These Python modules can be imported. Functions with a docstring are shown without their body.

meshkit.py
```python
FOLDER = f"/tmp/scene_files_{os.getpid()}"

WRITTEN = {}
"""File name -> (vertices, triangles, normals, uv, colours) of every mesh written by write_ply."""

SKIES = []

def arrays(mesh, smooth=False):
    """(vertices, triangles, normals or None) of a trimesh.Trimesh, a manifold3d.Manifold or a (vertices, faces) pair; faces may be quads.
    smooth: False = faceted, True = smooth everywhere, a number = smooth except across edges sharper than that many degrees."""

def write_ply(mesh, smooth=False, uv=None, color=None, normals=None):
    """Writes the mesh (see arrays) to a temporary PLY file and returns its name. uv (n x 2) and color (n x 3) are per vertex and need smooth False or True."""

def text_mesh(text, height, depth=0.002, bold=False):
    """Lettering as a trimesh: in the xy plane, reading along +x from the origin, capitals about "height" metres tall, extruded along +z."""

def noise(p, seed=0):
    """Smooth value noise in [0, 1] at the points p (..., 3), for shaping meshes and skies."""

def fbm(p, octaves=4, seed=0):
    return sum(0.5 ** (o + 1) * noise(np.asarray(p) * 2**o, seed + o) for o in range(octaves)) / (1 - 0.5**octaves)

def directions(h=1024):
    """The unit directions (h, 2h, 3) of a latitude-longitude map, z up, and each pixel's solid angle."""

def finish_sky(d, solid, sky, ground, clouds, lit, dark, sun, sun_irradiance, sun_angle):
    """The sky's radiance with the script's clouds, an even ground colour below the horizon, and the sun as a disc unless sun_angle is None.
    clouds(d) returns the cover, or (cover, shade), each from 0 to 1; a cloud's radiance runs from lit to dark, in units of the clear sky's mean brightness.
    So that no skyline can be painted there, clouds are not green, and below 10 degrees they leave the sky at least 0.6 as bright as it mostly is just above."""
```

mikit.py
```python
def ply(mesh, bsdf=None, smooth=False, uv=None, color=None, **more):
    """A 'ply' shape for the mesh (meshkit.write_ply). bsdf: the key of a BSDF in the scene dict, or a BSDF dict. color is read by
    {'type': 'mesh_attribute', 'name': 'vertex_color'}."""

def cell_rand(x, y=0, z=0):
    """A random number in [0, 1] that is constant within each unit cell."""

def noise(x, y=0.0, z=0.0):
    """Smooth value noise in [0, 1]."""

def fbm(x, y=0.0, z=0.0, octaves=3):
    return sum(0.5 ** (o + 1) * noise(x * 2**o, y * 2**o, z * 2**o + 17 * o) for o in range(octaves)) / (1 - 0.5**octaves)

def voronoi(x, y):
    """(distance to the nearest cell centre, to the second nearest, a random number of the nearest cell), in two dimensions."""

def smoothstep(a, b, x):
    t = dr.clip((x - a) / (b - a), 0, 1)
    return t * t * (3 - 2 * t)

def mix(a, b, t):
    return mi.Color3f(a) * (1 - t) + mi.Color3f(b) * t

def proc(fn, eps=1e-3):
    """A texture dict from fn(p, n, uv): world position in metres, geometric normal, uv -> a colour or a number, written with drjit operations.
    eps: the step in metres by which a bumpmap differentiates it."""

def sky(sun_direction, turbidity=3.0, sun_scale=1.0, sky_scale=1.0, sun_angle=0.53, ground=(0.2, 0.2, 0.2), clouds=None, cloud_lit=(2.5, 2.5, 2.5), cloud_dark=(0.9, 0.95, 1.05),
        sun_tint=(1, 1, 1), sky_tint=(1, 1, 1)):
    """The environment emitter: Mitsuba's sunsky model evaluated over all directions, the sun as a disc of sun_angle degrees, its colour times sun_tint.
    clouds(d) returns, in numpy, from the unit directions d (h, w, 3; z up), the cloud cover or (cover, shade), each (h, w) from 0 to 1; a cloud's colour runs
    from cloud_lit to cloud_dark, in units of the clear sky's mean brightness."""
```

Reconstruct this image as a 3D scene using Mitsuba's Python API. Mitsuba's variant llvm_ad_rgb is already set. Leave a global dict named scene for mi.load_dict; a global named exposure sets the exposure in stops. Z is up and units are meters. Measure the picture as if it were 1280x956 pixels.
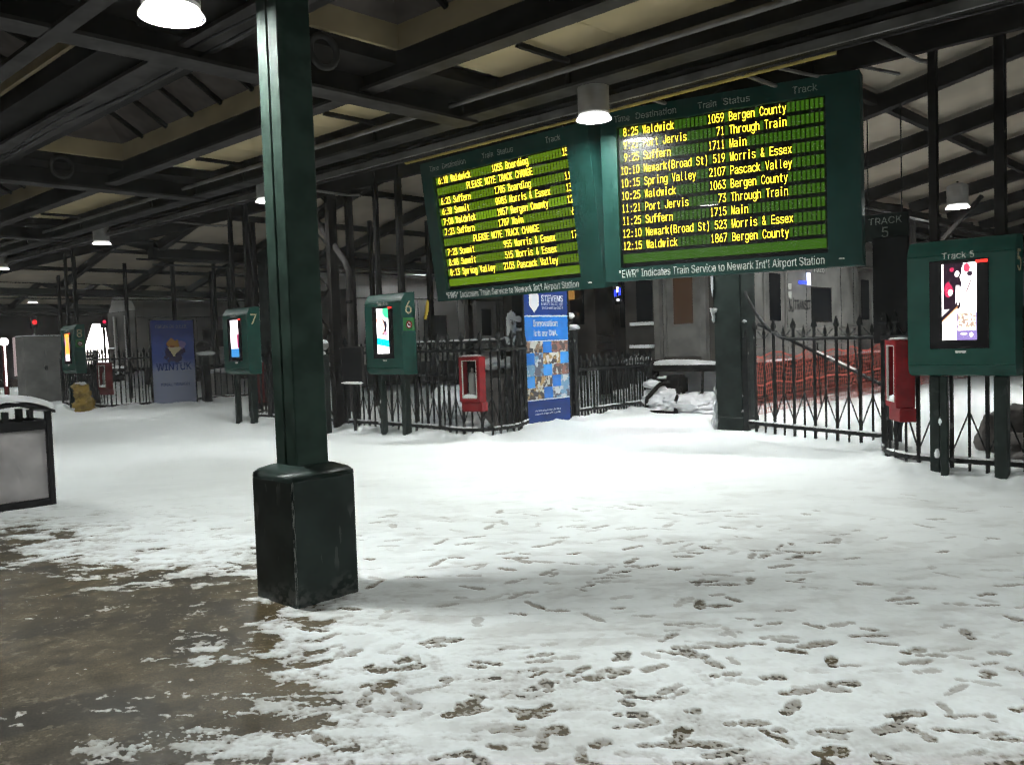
import math, random
import numpy as np, trimesh, mitsuba as mi, drjit as dr, mikit, meshkit
from mikit import proc, noise, fbm, smoothstep, mix, voronoi, cell_rand

scene, labels = {}, {}
rng = random.Random(7)
NR = np.random.default_rng(11)
A = np.asarray

# ------------------------------------------------------------------ camera, sky, exposure
# x runs from the concourse towards the trains, y along the concourse to the left, z up
EYE, PITCH, ROLL, AZ = 1.6, math.radians(2.7), math.radians(1.9), math.radians(46.5)
fw = A([math.sin(AZ), math.cos(AZ), 0]); rt = A([math.cos(AZ), -math.sin(AZ), 0]); Z = A([0, 0, 1.0])
cam_f = fw * math.cos(PITCH) - Z * math.sin(PITCH)
cam_u = Z * math.cos(PITCH) + fw * math.sin(PITCH)
cam_u = cam_u * math.cos(ROLL) + rt * math.sin(ROLL)
scene['camera'] = {'type': 'perspective', 'fov_axis': 'x', 'fov': math.degrees(2 * math.atan(640 / 1085)), 'near_clip': 0.05, 'far_clip': 400.0,
                   'to_world': mi.ScalarTransform4f().look_at(origin=[0, 0, EYE], target=[float(v) for v in A([0, 0, EYE]) + cam_f], up=[float(v) for v in cam_u])}
scene['haze_air'] = {'type': 'homogeneous', 'albedo': {'type': 'rgb', 'value': [0.95, 0.95, 0.95]}, 'sigma_t': 0.0021}
scene['camera']['medium'] = {'type': 'ref', 'id': 'haze_air'}
scene['haze'] = {'type': 'cube', 'to_world': mi.ScalarTransform4f().translate([28, 24, 4]).scale([84, 84, 5]), 'bsdf': {'type': 'null'}, 'interior': {'type': 'ref', 'id': 'haze_air'}}
labels['haze'] = {'label': 'faint snowy haze in the night air', 'kind': 'stuff'}
scene['sky'] = mikit.sky((0.3, 0.2, 0.9), turbidity=3, sun_scale=0.0, sky_scale=0.0004, sky_tint=(1.0, 0.85, 0.75))
exposure = 1.3
LAMP = 243.0          # radiance of the lamp bulbs
BOARD = 1.0

# ------------------------------------------------------------------ materials
def rgb(c): return {'type': 'rgb', 'value': [float(v) for v in c]}
def two(b): return {'type': 'twosided', 'bsdf': b}
def pm(name, color, rough=0.5, metallic=0.0, spec=0.5, coat=0.0):
    scene[name] = two({'type': 'principled', 'base_color': color if isinstance(color, dict) else rgb(color), 'roughness': rough, 'metallic': metallic, 'specular': spec, 'clearcoat': coat})
    return name
def worn(c, amt=0.35, sc=3.0, spot=None):
    c0, c1 = [v * (1 - amt) for v in c], [v * (1 + amt) for v in c]
    def fn(p, n, uv):
        t = fbm(p.x * sc, p.y * sc, p.z * sc, 4)
        col = mix(c0, c1, smoothstep(0.25, 0.75, t))
        if spot is not None:
            col = mix(col, spot, smoothstep(0.70, 0.76, fbm(p.x * 9 + 5, p.y * 9, p.z * 7, 3)))
        return col
    return proc(fn)
pm('m_column', worn((0.010, 0.0185, 0.0155), 0.3, 6, (0.022, 0.03, 0.027)), 0.42, spec=0.22)
pm('m_shaft', worn((0.024, 0.043, 0.034), 0.25, 6), 0.6, spec=0.06)
pm('m_black_green', worn((0.012, 0.018, 0.016), 0.35, 5), 0.5, spec=0.12)
pm('m_iron', worn((0.010, 0.011, 0.011), 0.4, 9, (0.10, 0.10, 0.10)), 0.5, spec=0.15)
pm('m_board', worn((0.010, 0.041, 0.034), 0.15, 2), 0.40, spec=0.2)
pm('m_cabinet', worn((0.012, 0.064, 0.049), 0.12, 4), 0.40, spec=0.2)
pm('m_cabinet_seam', (0.006, 0.05, 0.035), 0.5, spec=0.1)
pm('m_black', (0.006, 0.006, 0.007), 0.35, spec=0.2)
pm('m_tan', worn((0.37, 0.295, 0.17), 0.12, 1.2), 0.85)
pm('m_cream', worn((0.31, 0.245, 0.14), 0.12, 1.5), 0.8)
pm('m_canopy', worn((0.38, 0.325, 0.26), 0.18, 0.9), 0.85)
pm('m_roofdark', worn((0.010, 0.0088, 0.008), 0.4, 2.5), 0.7, spec=0.08)
pm('m_flange', worn((0.030, 0.027, 0.026), 0.3, 3), 0.6, spec=0.12)
pm('m_conduit', worn((0.12, 0.115, 0.108), 0.3, 4), 0.5, spec=0.2)
pm('m_conduit_dark', worn((0.03, 0.029, 0.028), 0.4, 3), 0.6, spec=0.1)
pm('m_conduit_yellow', worn((0.30, 0.22, 0.05), 0.3, 4), 0.6)
pm('m_skyrib', worn((0.06, 0.05, 0.045), 0.3, 3), 0.7, spec=0.1)
pm('m_shade', worn((0.36, 0.35, 0.34), 0.12, 6), 0.5)
pm('m_white', (0.82, 0.82, 0.80), 0.6)
pm('m_offwhite', (0.62, 0.62, 0.58), 0.6)
pm('m_headtext', (0.24, 0.26, 0.24), 0.6)
pm('m_gold', (0.50, 0.45, 0.28), 0.5)
pm('m_red', worn((0.19, 0.008, 0.011), 0.2, 5), 0.4, spec=0.2)
pm('m_darkred', worn((0.10, 0.008, 0.009), 0.25, 5), 0.5, spec=0.15)
pm('m_snowcap', worn((0.84, 0.85, 0.87), 0.03, 12), 0.9)
pm('m_bag', worn((0.33, 0.31, 0.31), 0.16, 4), 0.4)
pm('m_steel', worn((0.185, 0.18, 0.17), 0.22, 1.6), 0.45, 0.25)
pm('m_train_dark', worn((0.045, 0.038, 0.033), 0.4, 2.0), 0.5, spec=0.12)
pm('m_train_frame', worn((0.14, 0.136, 0.128), 0.25, 3), 0.5, spec=0.2)
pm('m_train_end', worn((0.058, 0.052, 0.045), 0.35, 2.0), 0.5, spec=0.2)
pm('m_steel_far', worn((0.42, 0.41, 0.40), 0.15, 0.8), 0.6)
pm('m_under', worn((0.012, 0.011, 0.010), 0.4, 3), 0.8, spec=0.08)
pm('m_glassdark', (0.006, 0.007, 0.009), 0.08)
pm('m_letter_dark', (0.008, 0.008, 0.01), 0.6, spec=0.1)
pm('m_mesh_orange', worn((0.46, 0.085, 0.06), 0.2, 5), 0.7)
pm('m_yellow_sack', worn((0.38, 0.26, 0.06), 0.3, 6), 0.7)
pm('m_grey_cab', worn((0.17, 0.168, 0.16), 0.2, 2), 0.6)
pm('m_rock', worn((0.10, 0.09, 0.085), 0.4, 6), 0.8, spec=0.15)
pm('m_wall', worn((0.10, 0.09, 0.085), 0.4, 0.5), 0.85, spec=0.1)
pm('m_green_sticker', (0.015, 0.14, 0.03), 0.5)
pm('m_yellow', (0.55, 0.36, 0.03), 0.5)
def chipped(p, n, uv):
    t = fbm(p.x * 6, p.y * 6, p.z * 6, 4)
    col = mix((0.007, 0.013, 0.011), (0.013, 0.024, 0.020), smoothstep(0.25, 0.75, t))
    edge = smoothstep(0.016, 0.006, dr.abs(p.x - 2.880)) * smoothstep(0.016, 0.006, dr.abs(p.y - 4.615))
    col = mix(col, (0.20, 0.21, 0.20), edge * smoothstep(0.50, 0.58, noise(p.z * 38, p.x * 200, p.y * 200)))
    scr = smoothstep(0.66, 0.70, fbm(p.x * 30 + p.y * 30, p.z * 7, 2.0, 3)) * smoothstep(0.5, 0.65, fbm(p.x * 3, p.y * 3, p.z * 3, 2))
    col = mix(col, (0.045, 0.05, 0.047), scr)
    salt = smoothstep(0.16, 0.0, p.z + 0.12 * (noise(p.x * 11, p.y * 11, 4.0) - 0.5)) * smoothstep(0.35, 0.65, fbm(p.x * 25, p.y * 25, p.z * 25, 3))
    return mix(col, (0.10, 0.10, 0.095), 0.7 * salt)
pm('m_base', proc(chipped), 0.42, spec=0.22)
scene['m_glass'] = {'type': 'thindielectric', 'int_ior': 1.25}

def concrete(p, n, uv):
    a = fbm(p.x * 0.9, p.y * 0.9, 0.0, 4); b = fbm(p.x * 9, p.y * 9, 3.0, 4); c = noise(p.x * 160, p.y * 160); d = fbm(p.x * 34, p.y * 34, 8.0, 3)
    col = mix((0.030, 0.0225, 0.0105), (0.090, 0.066, 0.034), smoothstep(0.22, 0.78, a * 0.55 + b * 0.45))
    col = mix(col, (0.018, 0.013, 0.007), 0.75 * smoothstep(0.56, 0.68, fbm(p.x * 3.1 + 4, p.y * 3.1, 6.0, 4)))
    col = mix(col, (0.16, 0.14, 0.10), 0.5 * smoothstep(0.60, 0.74, d) * smoothstep(0.4, 0.6, b))
    return col * (0.7 + 0.6 * c)
def wet(p, n, uv):
    return 0.30 + 0.42 * smoothstep(0.3, 0.7, fbm(p.x * 1.7 + 9, p.y * 1.7, 0.0, 4))
scene['m_concrete'] = two({'type': 'bumpmap', 'scale': 0.004, 'tex': proc(lambda p, n, uv: fbm(p.x * 60, p.y * 60, 0.0, 3)),
                           'bsdf': {'type': 'principled', 'base_color': proc(concrete), 'roughness': proc(wet), 'specular': 0.5}})
scene['m_snow'] = two({'type': 'principled', 'base_color': {'type': 'mesh_attribute', 'name': 'vertex_color'}, 'roughness': 0.85, 'specular': 0.25})
def emit(c, weight=1.0):
    return {'type': 'area', 'radiance': c if c.get('type') == 'proc' else c, 'sampling_weight': float(weight)} if isinstance(c, dict) else {'type': 'area', 'radiance': rgb(c), 'sampling_weight': float(weight)}

# ------------------------------------------------------------------ helpers
def numbered(name):
    if name not in scene and name not in labels: return name
    i = 1
    while f'{name}_{i:03d}' in scene or f'{name}_{i:03d}' in labels: i += 1
    return f'{name}_{i:03d}'
def thing(name, label, cat, group=None):
    key = numbered(name); labels[key] = {'label': label, 'category': cat}
    if group: labels[key]['group'] = group
    return key
_parts = {}
def part(parent, name, mesh, mat, smooth=False, label=None, em=None, kind=None, **kw):
    base = f'{parent}__{name}'; n = _parts.get(base, 0); _parts[base] = n + 1
    key = base if n == 0 else f'{base}_{n:03d}'
    d = mesh if isinstance(mesh, dict) else mikit.ply(mesh, mat, smooth=smooth, **kw)
    if isinstance(mesh, dict): d = dict(mesh)
    if em is not None: d['emitter'] = em
    scene[key] = d
    if label or kind: labels[key] = {k: v for k, v in (('label', label), ('kind', kind)) if v}
    return key
def cat(ms):
    vs, fs, o = [], [], 0
    for m in ms:
        v, f = (A(m.vertices), A(m.faces)) if hasattr(m, 'vertices') else (A(m[0]), A(m[1]))
        vs.append(v); fs.append(f + o); o += len(v)
    return trimesh.Trimesh(np.vstack(vs), np.vstack(fs), process=False)
_Q = A([[0, 3, 2, 1], [4, 5, 6, 7], [0, 1, 5, 4], [1, 2, 6, 5], [2, 3, 7, 6], [3, 0, 4, 7]])
_BT = np.vstack([_Q[:, [0, 1, 2]], _Q[:, [0, 2, 3]]])
def box(x0, x1, y0, y1, z0, z1):
    v = A([[x0, y0, z0], [x1, y0, z0], [x1, y1, z0], [x0, y1, z0], [x0, y0, z1], [x1, y0, z1], [x1, y1, z1], [x0, y1, z1]], float)
    return trimesh.Trimesh(v, _BT, process=False)
def cbox(x0, x1, y0, y1, z0, z1, c=0.01):
    p = []
    for X, sx in ((x0, 1), (x1, -1)):
        for Y, sy in ((y0, 1), (y1, -1)):
            for W, sz in ((z0, 1), (z1, -1)):
                p += [[X + sx * c, Y + sy * c, W], [X + sx * c, Y, W + sz * c], [X, Y + sy * c, W + sz * c]]
    return trimesh.convex.convex_hull(A(p))
def hexa(p):       # eight corners, ordered as in box
    return trimesh.Trimesh(A(p, float), _BT, process=False)
def bar(a, b, w, h=None, up=(0, 0, 1)):      # a rectangular bar from a to b
    a, b = A(a, float), A(b, float); d = b - a; d /= np.linalg.norm(d); u = A(up, float)
    if abs(d @ u) > 0.95: u = A([1.0, 0, 0])
    s = np.cross(d, u); s /= np.linalg.norm(s); u = np.cross(s, d); h = h or w
    c = [(-1, -1), (1, -1), (1, 1), (-1, 1)]
    return hexa([a + s * w / 2 * i + u * h / 2 * j for i, j in c] + [b + s * w / 2 * i + u * h / 2 * j for i, j in c])
def tube(pts, r, n=8):
    pts = A(pts, float); m = len(pts); rr = np.broadcast_to(A(r, float), (m,)); out = []
    ang = np.arange(n) * 2 * np.pi / n; ref = None
    for i in range(m):
        d = pts[min(i + 1, m - 1)] - pts[max(i - 1, 0)]; d /= np.linalg.norm(d)
        if ref is None: ref = A([0, 0, 1.0]) if abs(d[2]) < 0.9 else A([1.0, 0, 0])
        s = np.cross(d, ref); s /= np.linalg.norm(s); u = np.cross(s, d); ref = u
        out.append(pts[i] + rr[i] * (np.cos(ang)[:, None] * s + np.sin(ang)[:, None] * u))
    v = np.vstack(out + [pts[:1], pts[-1:]]); f = []
    for i in range(m - 1):
        for k in range(n):
            a, b, c, d = i * n + k, i * n + (k + 1) % n, (i + 1) * n + (k + 1) % n, (i + 1) * n + k
            f += [[a, b, c], [a, c, d]]
    for k in range(n): f += [[m * n, (k + 1) % n, k], [m * n + 1, (m - 1) * n + k, (m - 1) * n + (k + 1) % n]]
    return trimesh.Trimesh(v, A(f), process=False)
def lathe(prof, n=28):      # prof: (r, z) pairs
    prof = A(prof, float); ang = np.arange(n) * 2 * np.pi / n
    v = np.concatenate([np.stack([r * np.cos(ang), r * np.sin(ang), ang * 0 + z], 1) for r, z in prof]); f = []
    for i in range(len(prof) - 1):
        for k in range(n):
            a, b, c, d = i * n + k, i * n + (k + 1) % n, (i + 1) * n + (k + 1) % n, (i + 1) * n + k
            f += [[a, b, c], [a, c, d]]
    return trimesh.Trimesh(v, A(f), process=False)
def moved(m, t): return trimesh.Trimesh(A(m.vertices) + A(t, float), A(m.faces), process=False)
class Frame:        # a plane: origin o, right r, up u, normal n towards the viewer
    def __init__(s, o, r, u): s.o, s.r, s.u = A(o, float), A(r, float), A(u, float); s.n = np.cross(s.r, s.u)
    def put(s, m): 
        v = A(m.vertices); return trimesh.Trimesh(s.o + v[:, :1] * s.r + v[:, 1:2] * s.u + v[:, 2:3] * s.n, A(m.faces), process=False)
    def rect(s, x0, x1, y0, y1, z0=0.0, z1=0.004): return s.put(box(x0, x1, y0, y1, z0, z1))
    def quad(s, x0, x1, y0, y1, z=0.0): return s.put(trimesh.Trimesh(A([[x0, y0, z], [x1, y0, z], [x1, y1, z], [x0, y1, z]]), A([[0, 1, 2], [0, 2, 3]]), process=False))
def face_x(x, y, z): return Frame((x, y, z), (0, -1, 0), (0, 0, 1))      # faces -x; right is -y
def face_y(x, y, z): return Frame((x, y, z), (1, 0, 0), (0, 0, 1))       # faces -y; right is +x
_glyph = {}
def words(text, height, width=None, bold=False, center=False, depth=0.002):
    k = (text, bold)
    if k not in _glyph:
        m = meshkit.text_mesh(text, 1.0, 1.0, bold=bold); _glyph[k] = (A(m.vertices).copy(), A(m.faces))
    v, f = _glyph[k]; v = v.copy(); L = v[:, 0].max() - v[:, 0].min(); v[:, 0] -= v[:, 0].min()
    sx = height if width is None else width / L
    v *= A([sx, height, depth])
    if center: v[:, 0] -= L * sx / 2
    return trimesh.Trimesh(v, f, process=False)
def blob(c, r, seed=0, sub=2, amt=0.35):
    m = trimesh.creation.icosphere(subdivisions=sub); v = A(m.vertices)
    s = 1 + amt * (meshkit.fbm(v * 1.7 + seed * 7.3, 3, seed) - 0.5) * 2 + (0.5 * amt * (meshkit.fbm(v * 6.5 + seed * 3.1, 3, seed + 1) - 0.5) * 2 if sub > 2 else 0)
    return trimesh.Trimesh(v * s[:, None] * A(r, float) + A(c, float), A(m.faces), process=False)

# ------------------------------------------------------------------ the layout that snow and fences share
def arc(pts, step=0.08):       # a smooth curve through points
    from scipy.interpolate import PchipInterpolator
    p = A(pts, float); t = np.r_[0, np.cumsum(np.linalg.norm(np.diff(p, axis=0), axis=1))]
    s = np.arange(0, t[-1] + 1e-6, step); s[-1] = t[-1]
    return np.stack([PchipInterpolator(t, p[:, k])(s) for k in range(2)], 1)
P6 = [(9.74, 13.55), (9.74, 12.0), (9.70, 11.0), (9.60, 10.4), (9.66, 10.02), (9.95, 9.80), (10.4, 9.83), (10.85, 10.05), (11.25, 10.28)]
P5 = [(9.75, 1.2), (9.75, 2.4), (9.75, 3.15), (9.92, 3.52), (10.3, 3.80), (10.85, 4.02), (11.5, 4.2)]
PATHS = {'six': arc(P6), 'five': arc(P5), 'eight': arc([(x, y + 14.5) for x, y in P6]), 'seven': arc([(x, y + 13.9) for x, y in P5[1:]]),
         'between': arc([(9.74, 13.75), (9.75, 14.8), (9.72, 16.2)]), 'along': arc([(11.4, 10.3), (15.2, 10.42)]), 'along_eight': arc([(11.4, 24.8), (15.2, 24.92)])}
GATE5 = A([(11.55, 4.25), (12.45, 6.72)])
GATE7 = A([(11.55, 18.15), (12.45, 20.62)])

# ------------------------------------------------------------------ ground and snow
labels['ground'] = {'label': 'wet brown concrete floor of the concourse', 'kind': 'structure'}
g = np.linspace(-1, 1, 41); gx, gy = np.meshgrid(g * 80 + 28, g * 80 + 24, indexing='ij')
gi = np.arange(41 * 41).reshape(41, 41)
gf = np.stack([gi[:-1, :-1], gi[1:, :-1], gi[1:, 1:], gi[:-1, 1:]], -1).reshape(-1, 4)
scene['ground'] = mikit.ply((np.stack([gx.ravel(), gy.ravel(), gx.ravel() * 0], 1), gf), 'm_concrete')

BARE = A([(2.31, 9.8), (2.67, 8.27), (2.5, 6.58), (2.58, 5.9), (2.88, 5.81), (3.19, 5.75), (3.0, 5.2), (3.0, 4.75), (2.72, 4.45), (2.37, 4.30), (2.29, 3.74), (2.27, 3.37), (2.12, 3.08), (1.67, 2.96), (1.09, 2.58), (-3, 2.0), (-3, 11.5), (1.28, 10.4)])
def seg_dist(px, py, poly, closed=False):
    d = np.full(px.shape, 1e9); q = np.roll(poly, -1, 0) if closed else poly[1:]
    for a, b in zip(poly if closed else poly[:-1], q):
        e = b - a; t = np.clip(((px - a[0]) * e[0] + (py - a[1]) * e[1]) / max(e @ e, 1e-12), 0, 1)
        d = np.minimum(d, np.hypot(px - a[0] - t * e[0], py - a[1] - t * e[1]))
    return d
def inside(px, py, poly):
    c = np.zeros(px.shape, bool); q = np.roll(poly, -1, 0)
    for (x0, y0), (x1, y1) in zip(poly, q):
        if y0 == y1: continue
        c ^= ((y0 > py) != (y1 > py)) & (px < (x1 - x0) * (py - y0) / (y1 - y0) + x0)
    return c
def sst(a, b, x):
    t = np.clip((x - a) / (b - a), 0, 1); return t * t * (3 - 2 * t)
def snow():
    th0 = math.atan2(fw[1], fw[0]); half = math.radians(35)
    th = np.r_[th0 - math.pi + np.linspace(0, math.pi - half, 50)[:-1], np.linspace(th0 - half, th0 + half, 860), th0 + half + np.linspace(0, math.pi - half, 50)[1:]]
    lr = np.r_[np.linspace(math.log(0.5), math.log(2.7), 24)[:-1], np.linspace(math.log(2.7), math.log(17.0), 640), np.linspace(math.log(17.0), math.log(52.0), 130)[1:]]
    r = np.exp(lr); R, TH = np.meshgrid(r, th, indexing='ij'); X, Y = R * np.cos(TH), R * np.sin(TH)
    nb = lambda s, o, seed: meshkit.fbm(np.stack([X * s, Y * s, X * 0 + seed * 3.1], -1), o, seed)
    n1, n2 = nb(0.8, 3, 1), nb(5.0, 4, 2)
    n3 = nb(22.0, 3, 3)
    n4 = nb(60.0, 2, 4)
    al, ac = X * rt[0] + Y * rt[1], X * fw[0] + Y * fw[1]
    ns = meshkit.fbm(np.stack([al * 4.5, ac * 13.0, al * 0 + 2.2], -1), 4, 12)       # scrapes left by shoes and brooms
    nl = meshkit.fbm(np.stack([al * 1.3, ac * 2.6, al * 0 + 7.7], -1), 3, 14)
    sd = seg_dist(X, Y, BARE, True) * np.where(inside(X, Y, BARE), -1, 1)
    sd = sd + (n2 - 0.5) * 0.9 + (n1 - 0.5) * 0.9
    # the snow sheet: full away from the bare floor, flecks only on it
    cover = sst(-0.75, 0.75, sd)
    h = -0.0055 + 0.0185 * cover + ((n3 - 0.5) * 0.0125 + (n4 - 0.5) * 0.007) * (1.15 - 0.8 * sst(0.3, 1.6, sd)) + (n2 - 0.5) * 0.011 * (1 - 0.55 * sst(0.5, 2.0, sd)) + (n1 - 0.5) * 0.004
    h = h - 0.0035 * sst(-0.6, -1.6, sd) + (ns - 0.5) * (0.022 * sst(1.8, 0.2, sd) - 0.007 * sst(-0.3, -0.9, sd)) + np.clip(n4 + n3 - 1.17, 0, 1) * 0.06 * sst(0.45, 0.68, nl) * sst(0.3, -0.2, sd)
    # thin trampled snow in the near right of the picture
    near = sst(5.2, 3.0, R)
    h = h - near * 0.003 - near * (0.010 * sst(0.48, 0.72, nb(1.3, 3, 8)) - (ns - 0.5) * 0.016 - (n4 - 0.5) * 0.008)
    # drifts along the fences
    drift = np.zeros_like(h)
    far = X > 6.5
    for k, p in PATHS.items():
        d = np.full(h.shape, 9.0); d[far] = seg_dist(X[far], Y[far], p[::5] if len(p) > 12 else p)
        drift = np.maximum(drift, np.exp(-(d / 0.33) ** 2))
    lump = nb(3.2, 3, 5)
    h = h + drift * (0.05 + 0.22 * np.clip(lump - 0.30, 0, 1)) + 0.03 * sst(9.2, 12, X)
    h = h + 0.05 * sst(6.5, 9.0, X) * (nb(0.45, 2, 6))
    wide = sst(13.5, 17, Y) * sst(6.5, 9.0, X)       # ploughed ridge far left
    h = h + wide * 0.12 * np.clip(nb(1.6, 3, 9) - 0.25, 0, 1)
    press = np.zeros_like(h)
    def stamp(x, y, a, L, W, depth):
        rr, tt = math.hypot(x, y), math.atan2(y, x); k = 1.6 * L
        i0, i1 = np.searchsorted(r, [max(rr - k, 0.4), rr + k]); j0, j1 = np.searchsorted(th, [tt - k / rr, tt + k / rr])
        if i1 - i0 < 2 or j1 - j0 < 2: return
        dx, dy = X[i0:i1, j0:j1] - x, Y[i0:i1, j0:j1] - y; c, s = math.cos(a), math.sin(a)
        u, v = dx * c + dy * s, -dx * s + dy * c
        wob = (n2[i0:i1, j0:j1] - 0.5) * 1.6 + (n3[i0:i1, j0:j1] - 0.5) * 1.7 + (n4[i0:i1, j0:j1] - 0.5) * 0.9
        sole = ((u - 0.25 * L) / (0.72 * L)) ** 2 + (v / W) ** 2; heel = ((u + 0.68 * L) / (0.32 * L)) ** 2 + (v / (0.78 * W)) ** 2
        q = np.minimum(sole, heel) + wob
        m = sst(1.25, 0.7, q)
        press[i0:i1, j0:j1] = np.maximum(press[i0:i1, j0:j1], m * depth)
        h[i0:i1, j0:j1] += 0.003 * np.exp(-((q - 1.5) / 0.5) ** 2) * sst(0, 0.01, depth)
    rg = random.Random(5)
    base_a = math.atan2(rt[1], rt[0])
    for k in range(85):            # trails of footprints
        d0 = rg.uniform(2.9, 9.5); l0 = rg.uniform(-0.45, 0.6) * d0
        x, y = fw[0] * d0 + rt[0] * l0, fw[1] * d0 + rt[1] * l0
        a = base_a + rg.choice([0, math.pi]) + rg.gauss(0, 0.5); dp = rg.uniform(0.005, 0.0145)
        for s in range(rg.randint(4, 9)):
            a += rg.gauss(0, 0.10); x += 0.62 * math.cos(a); y += 0.62 * math.sin(a); o = 0.10 * (1 if s % 2 else -1)
            px, py = x - o * math.sin(a), y + o * math.cos(a)
            dd = px * fw[0] + py * fw[1]; ll = px * rt[0] + py * rt[1]
            fade = 1.0 if dd < 6.5 else max(0.0, 1 - (dd - 6.5) / 3.2)
            if ll > 2.2 and dd > 5.6: fade *= 0.35
            if fade > 0.05: stamp(px, py, a + rg.gauss(0, 0.15), rg.uniform(0.08, 0.12), rg.uniform(0.027, 0.039), dp * fade * rg.uniform(0.4, 1.15))
    for k in range(330):           # single scuffs
        d0 = rg.uniform(2.8, 8.2); l0 = rg.uniform(-0.45, 0.62) * d0
        stamp(fw[0] * d0 + rt[0] * l0, fw[1] * d0 + rt[1] * l0, base_a + rg.gauss(0, 0.7), rg.uniform(0.04, 0.11), rg.uniform(0.018, 0.038), rg.uniform(0.004, 0.017) * (1 if d0 < 6.5 else 0.55))
    for k in range(110):           # the trodden ground before the camera
        d0 = rg.uniform(2.7, 4.6); l0 = rg.uniform(-0.40, 0.62) * d0
        stamp(fw[0] * d0 + rt[0] * l0, fw[1] * d0 + rt[1] * l0, base_a + rg.gauss(0, 0.8), rg.uniform(0.04, 0.11), rg.uniform(0.02, 0.04), rg.uniform(0.006, 0.02))
    h0 = h - press
    h0 = np.where((press > 0.001) & (h > 0.003), np.maximum(h0, -0.0026 + 0.011 * (n4 - 0.2) + 0.004 * (n2 - 0.5)), h0)
    t = (0.45 * sst(-0.0010, 0.0035, h0 + (n4 - 0.5) * 0.004) + 0.55 * sst(0.001, 0.012, h0 + (n3 - 0.5) * 0.006)) * (1 - 0.55 * sst(0.002, 0.012, press))
    slush, white = A([0.24, 0.22, 0.19]), A([0.835, 0.87, 0.87])
    tread = sst(10.5, 4.5, R) * (0.09 * sst(0.42, 0.66, nl) + 0.20 * sst(0.50, 0.64, ns) * sst(0.35, 0.6, nl)) + 0.08 * sst(0.5, 0.62, n3) * sst(9, 4, R) + 0.06 * sst(0.45, 0.62, nl) * sst(16, 8, R) + 0.05 * (n4 - 0.4) + 0.12 * sst(0.56, 0.66, n2) * sst(13, 6, R)
    col = slush + (white - slush) * (t * (1 - tread))[..., None]
    h0 = np.where(h0 > 0, h0 * (0.55 + 0.45 * sst(6, 10, R)), h0 * 1.2 - 0.0008)
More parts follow.
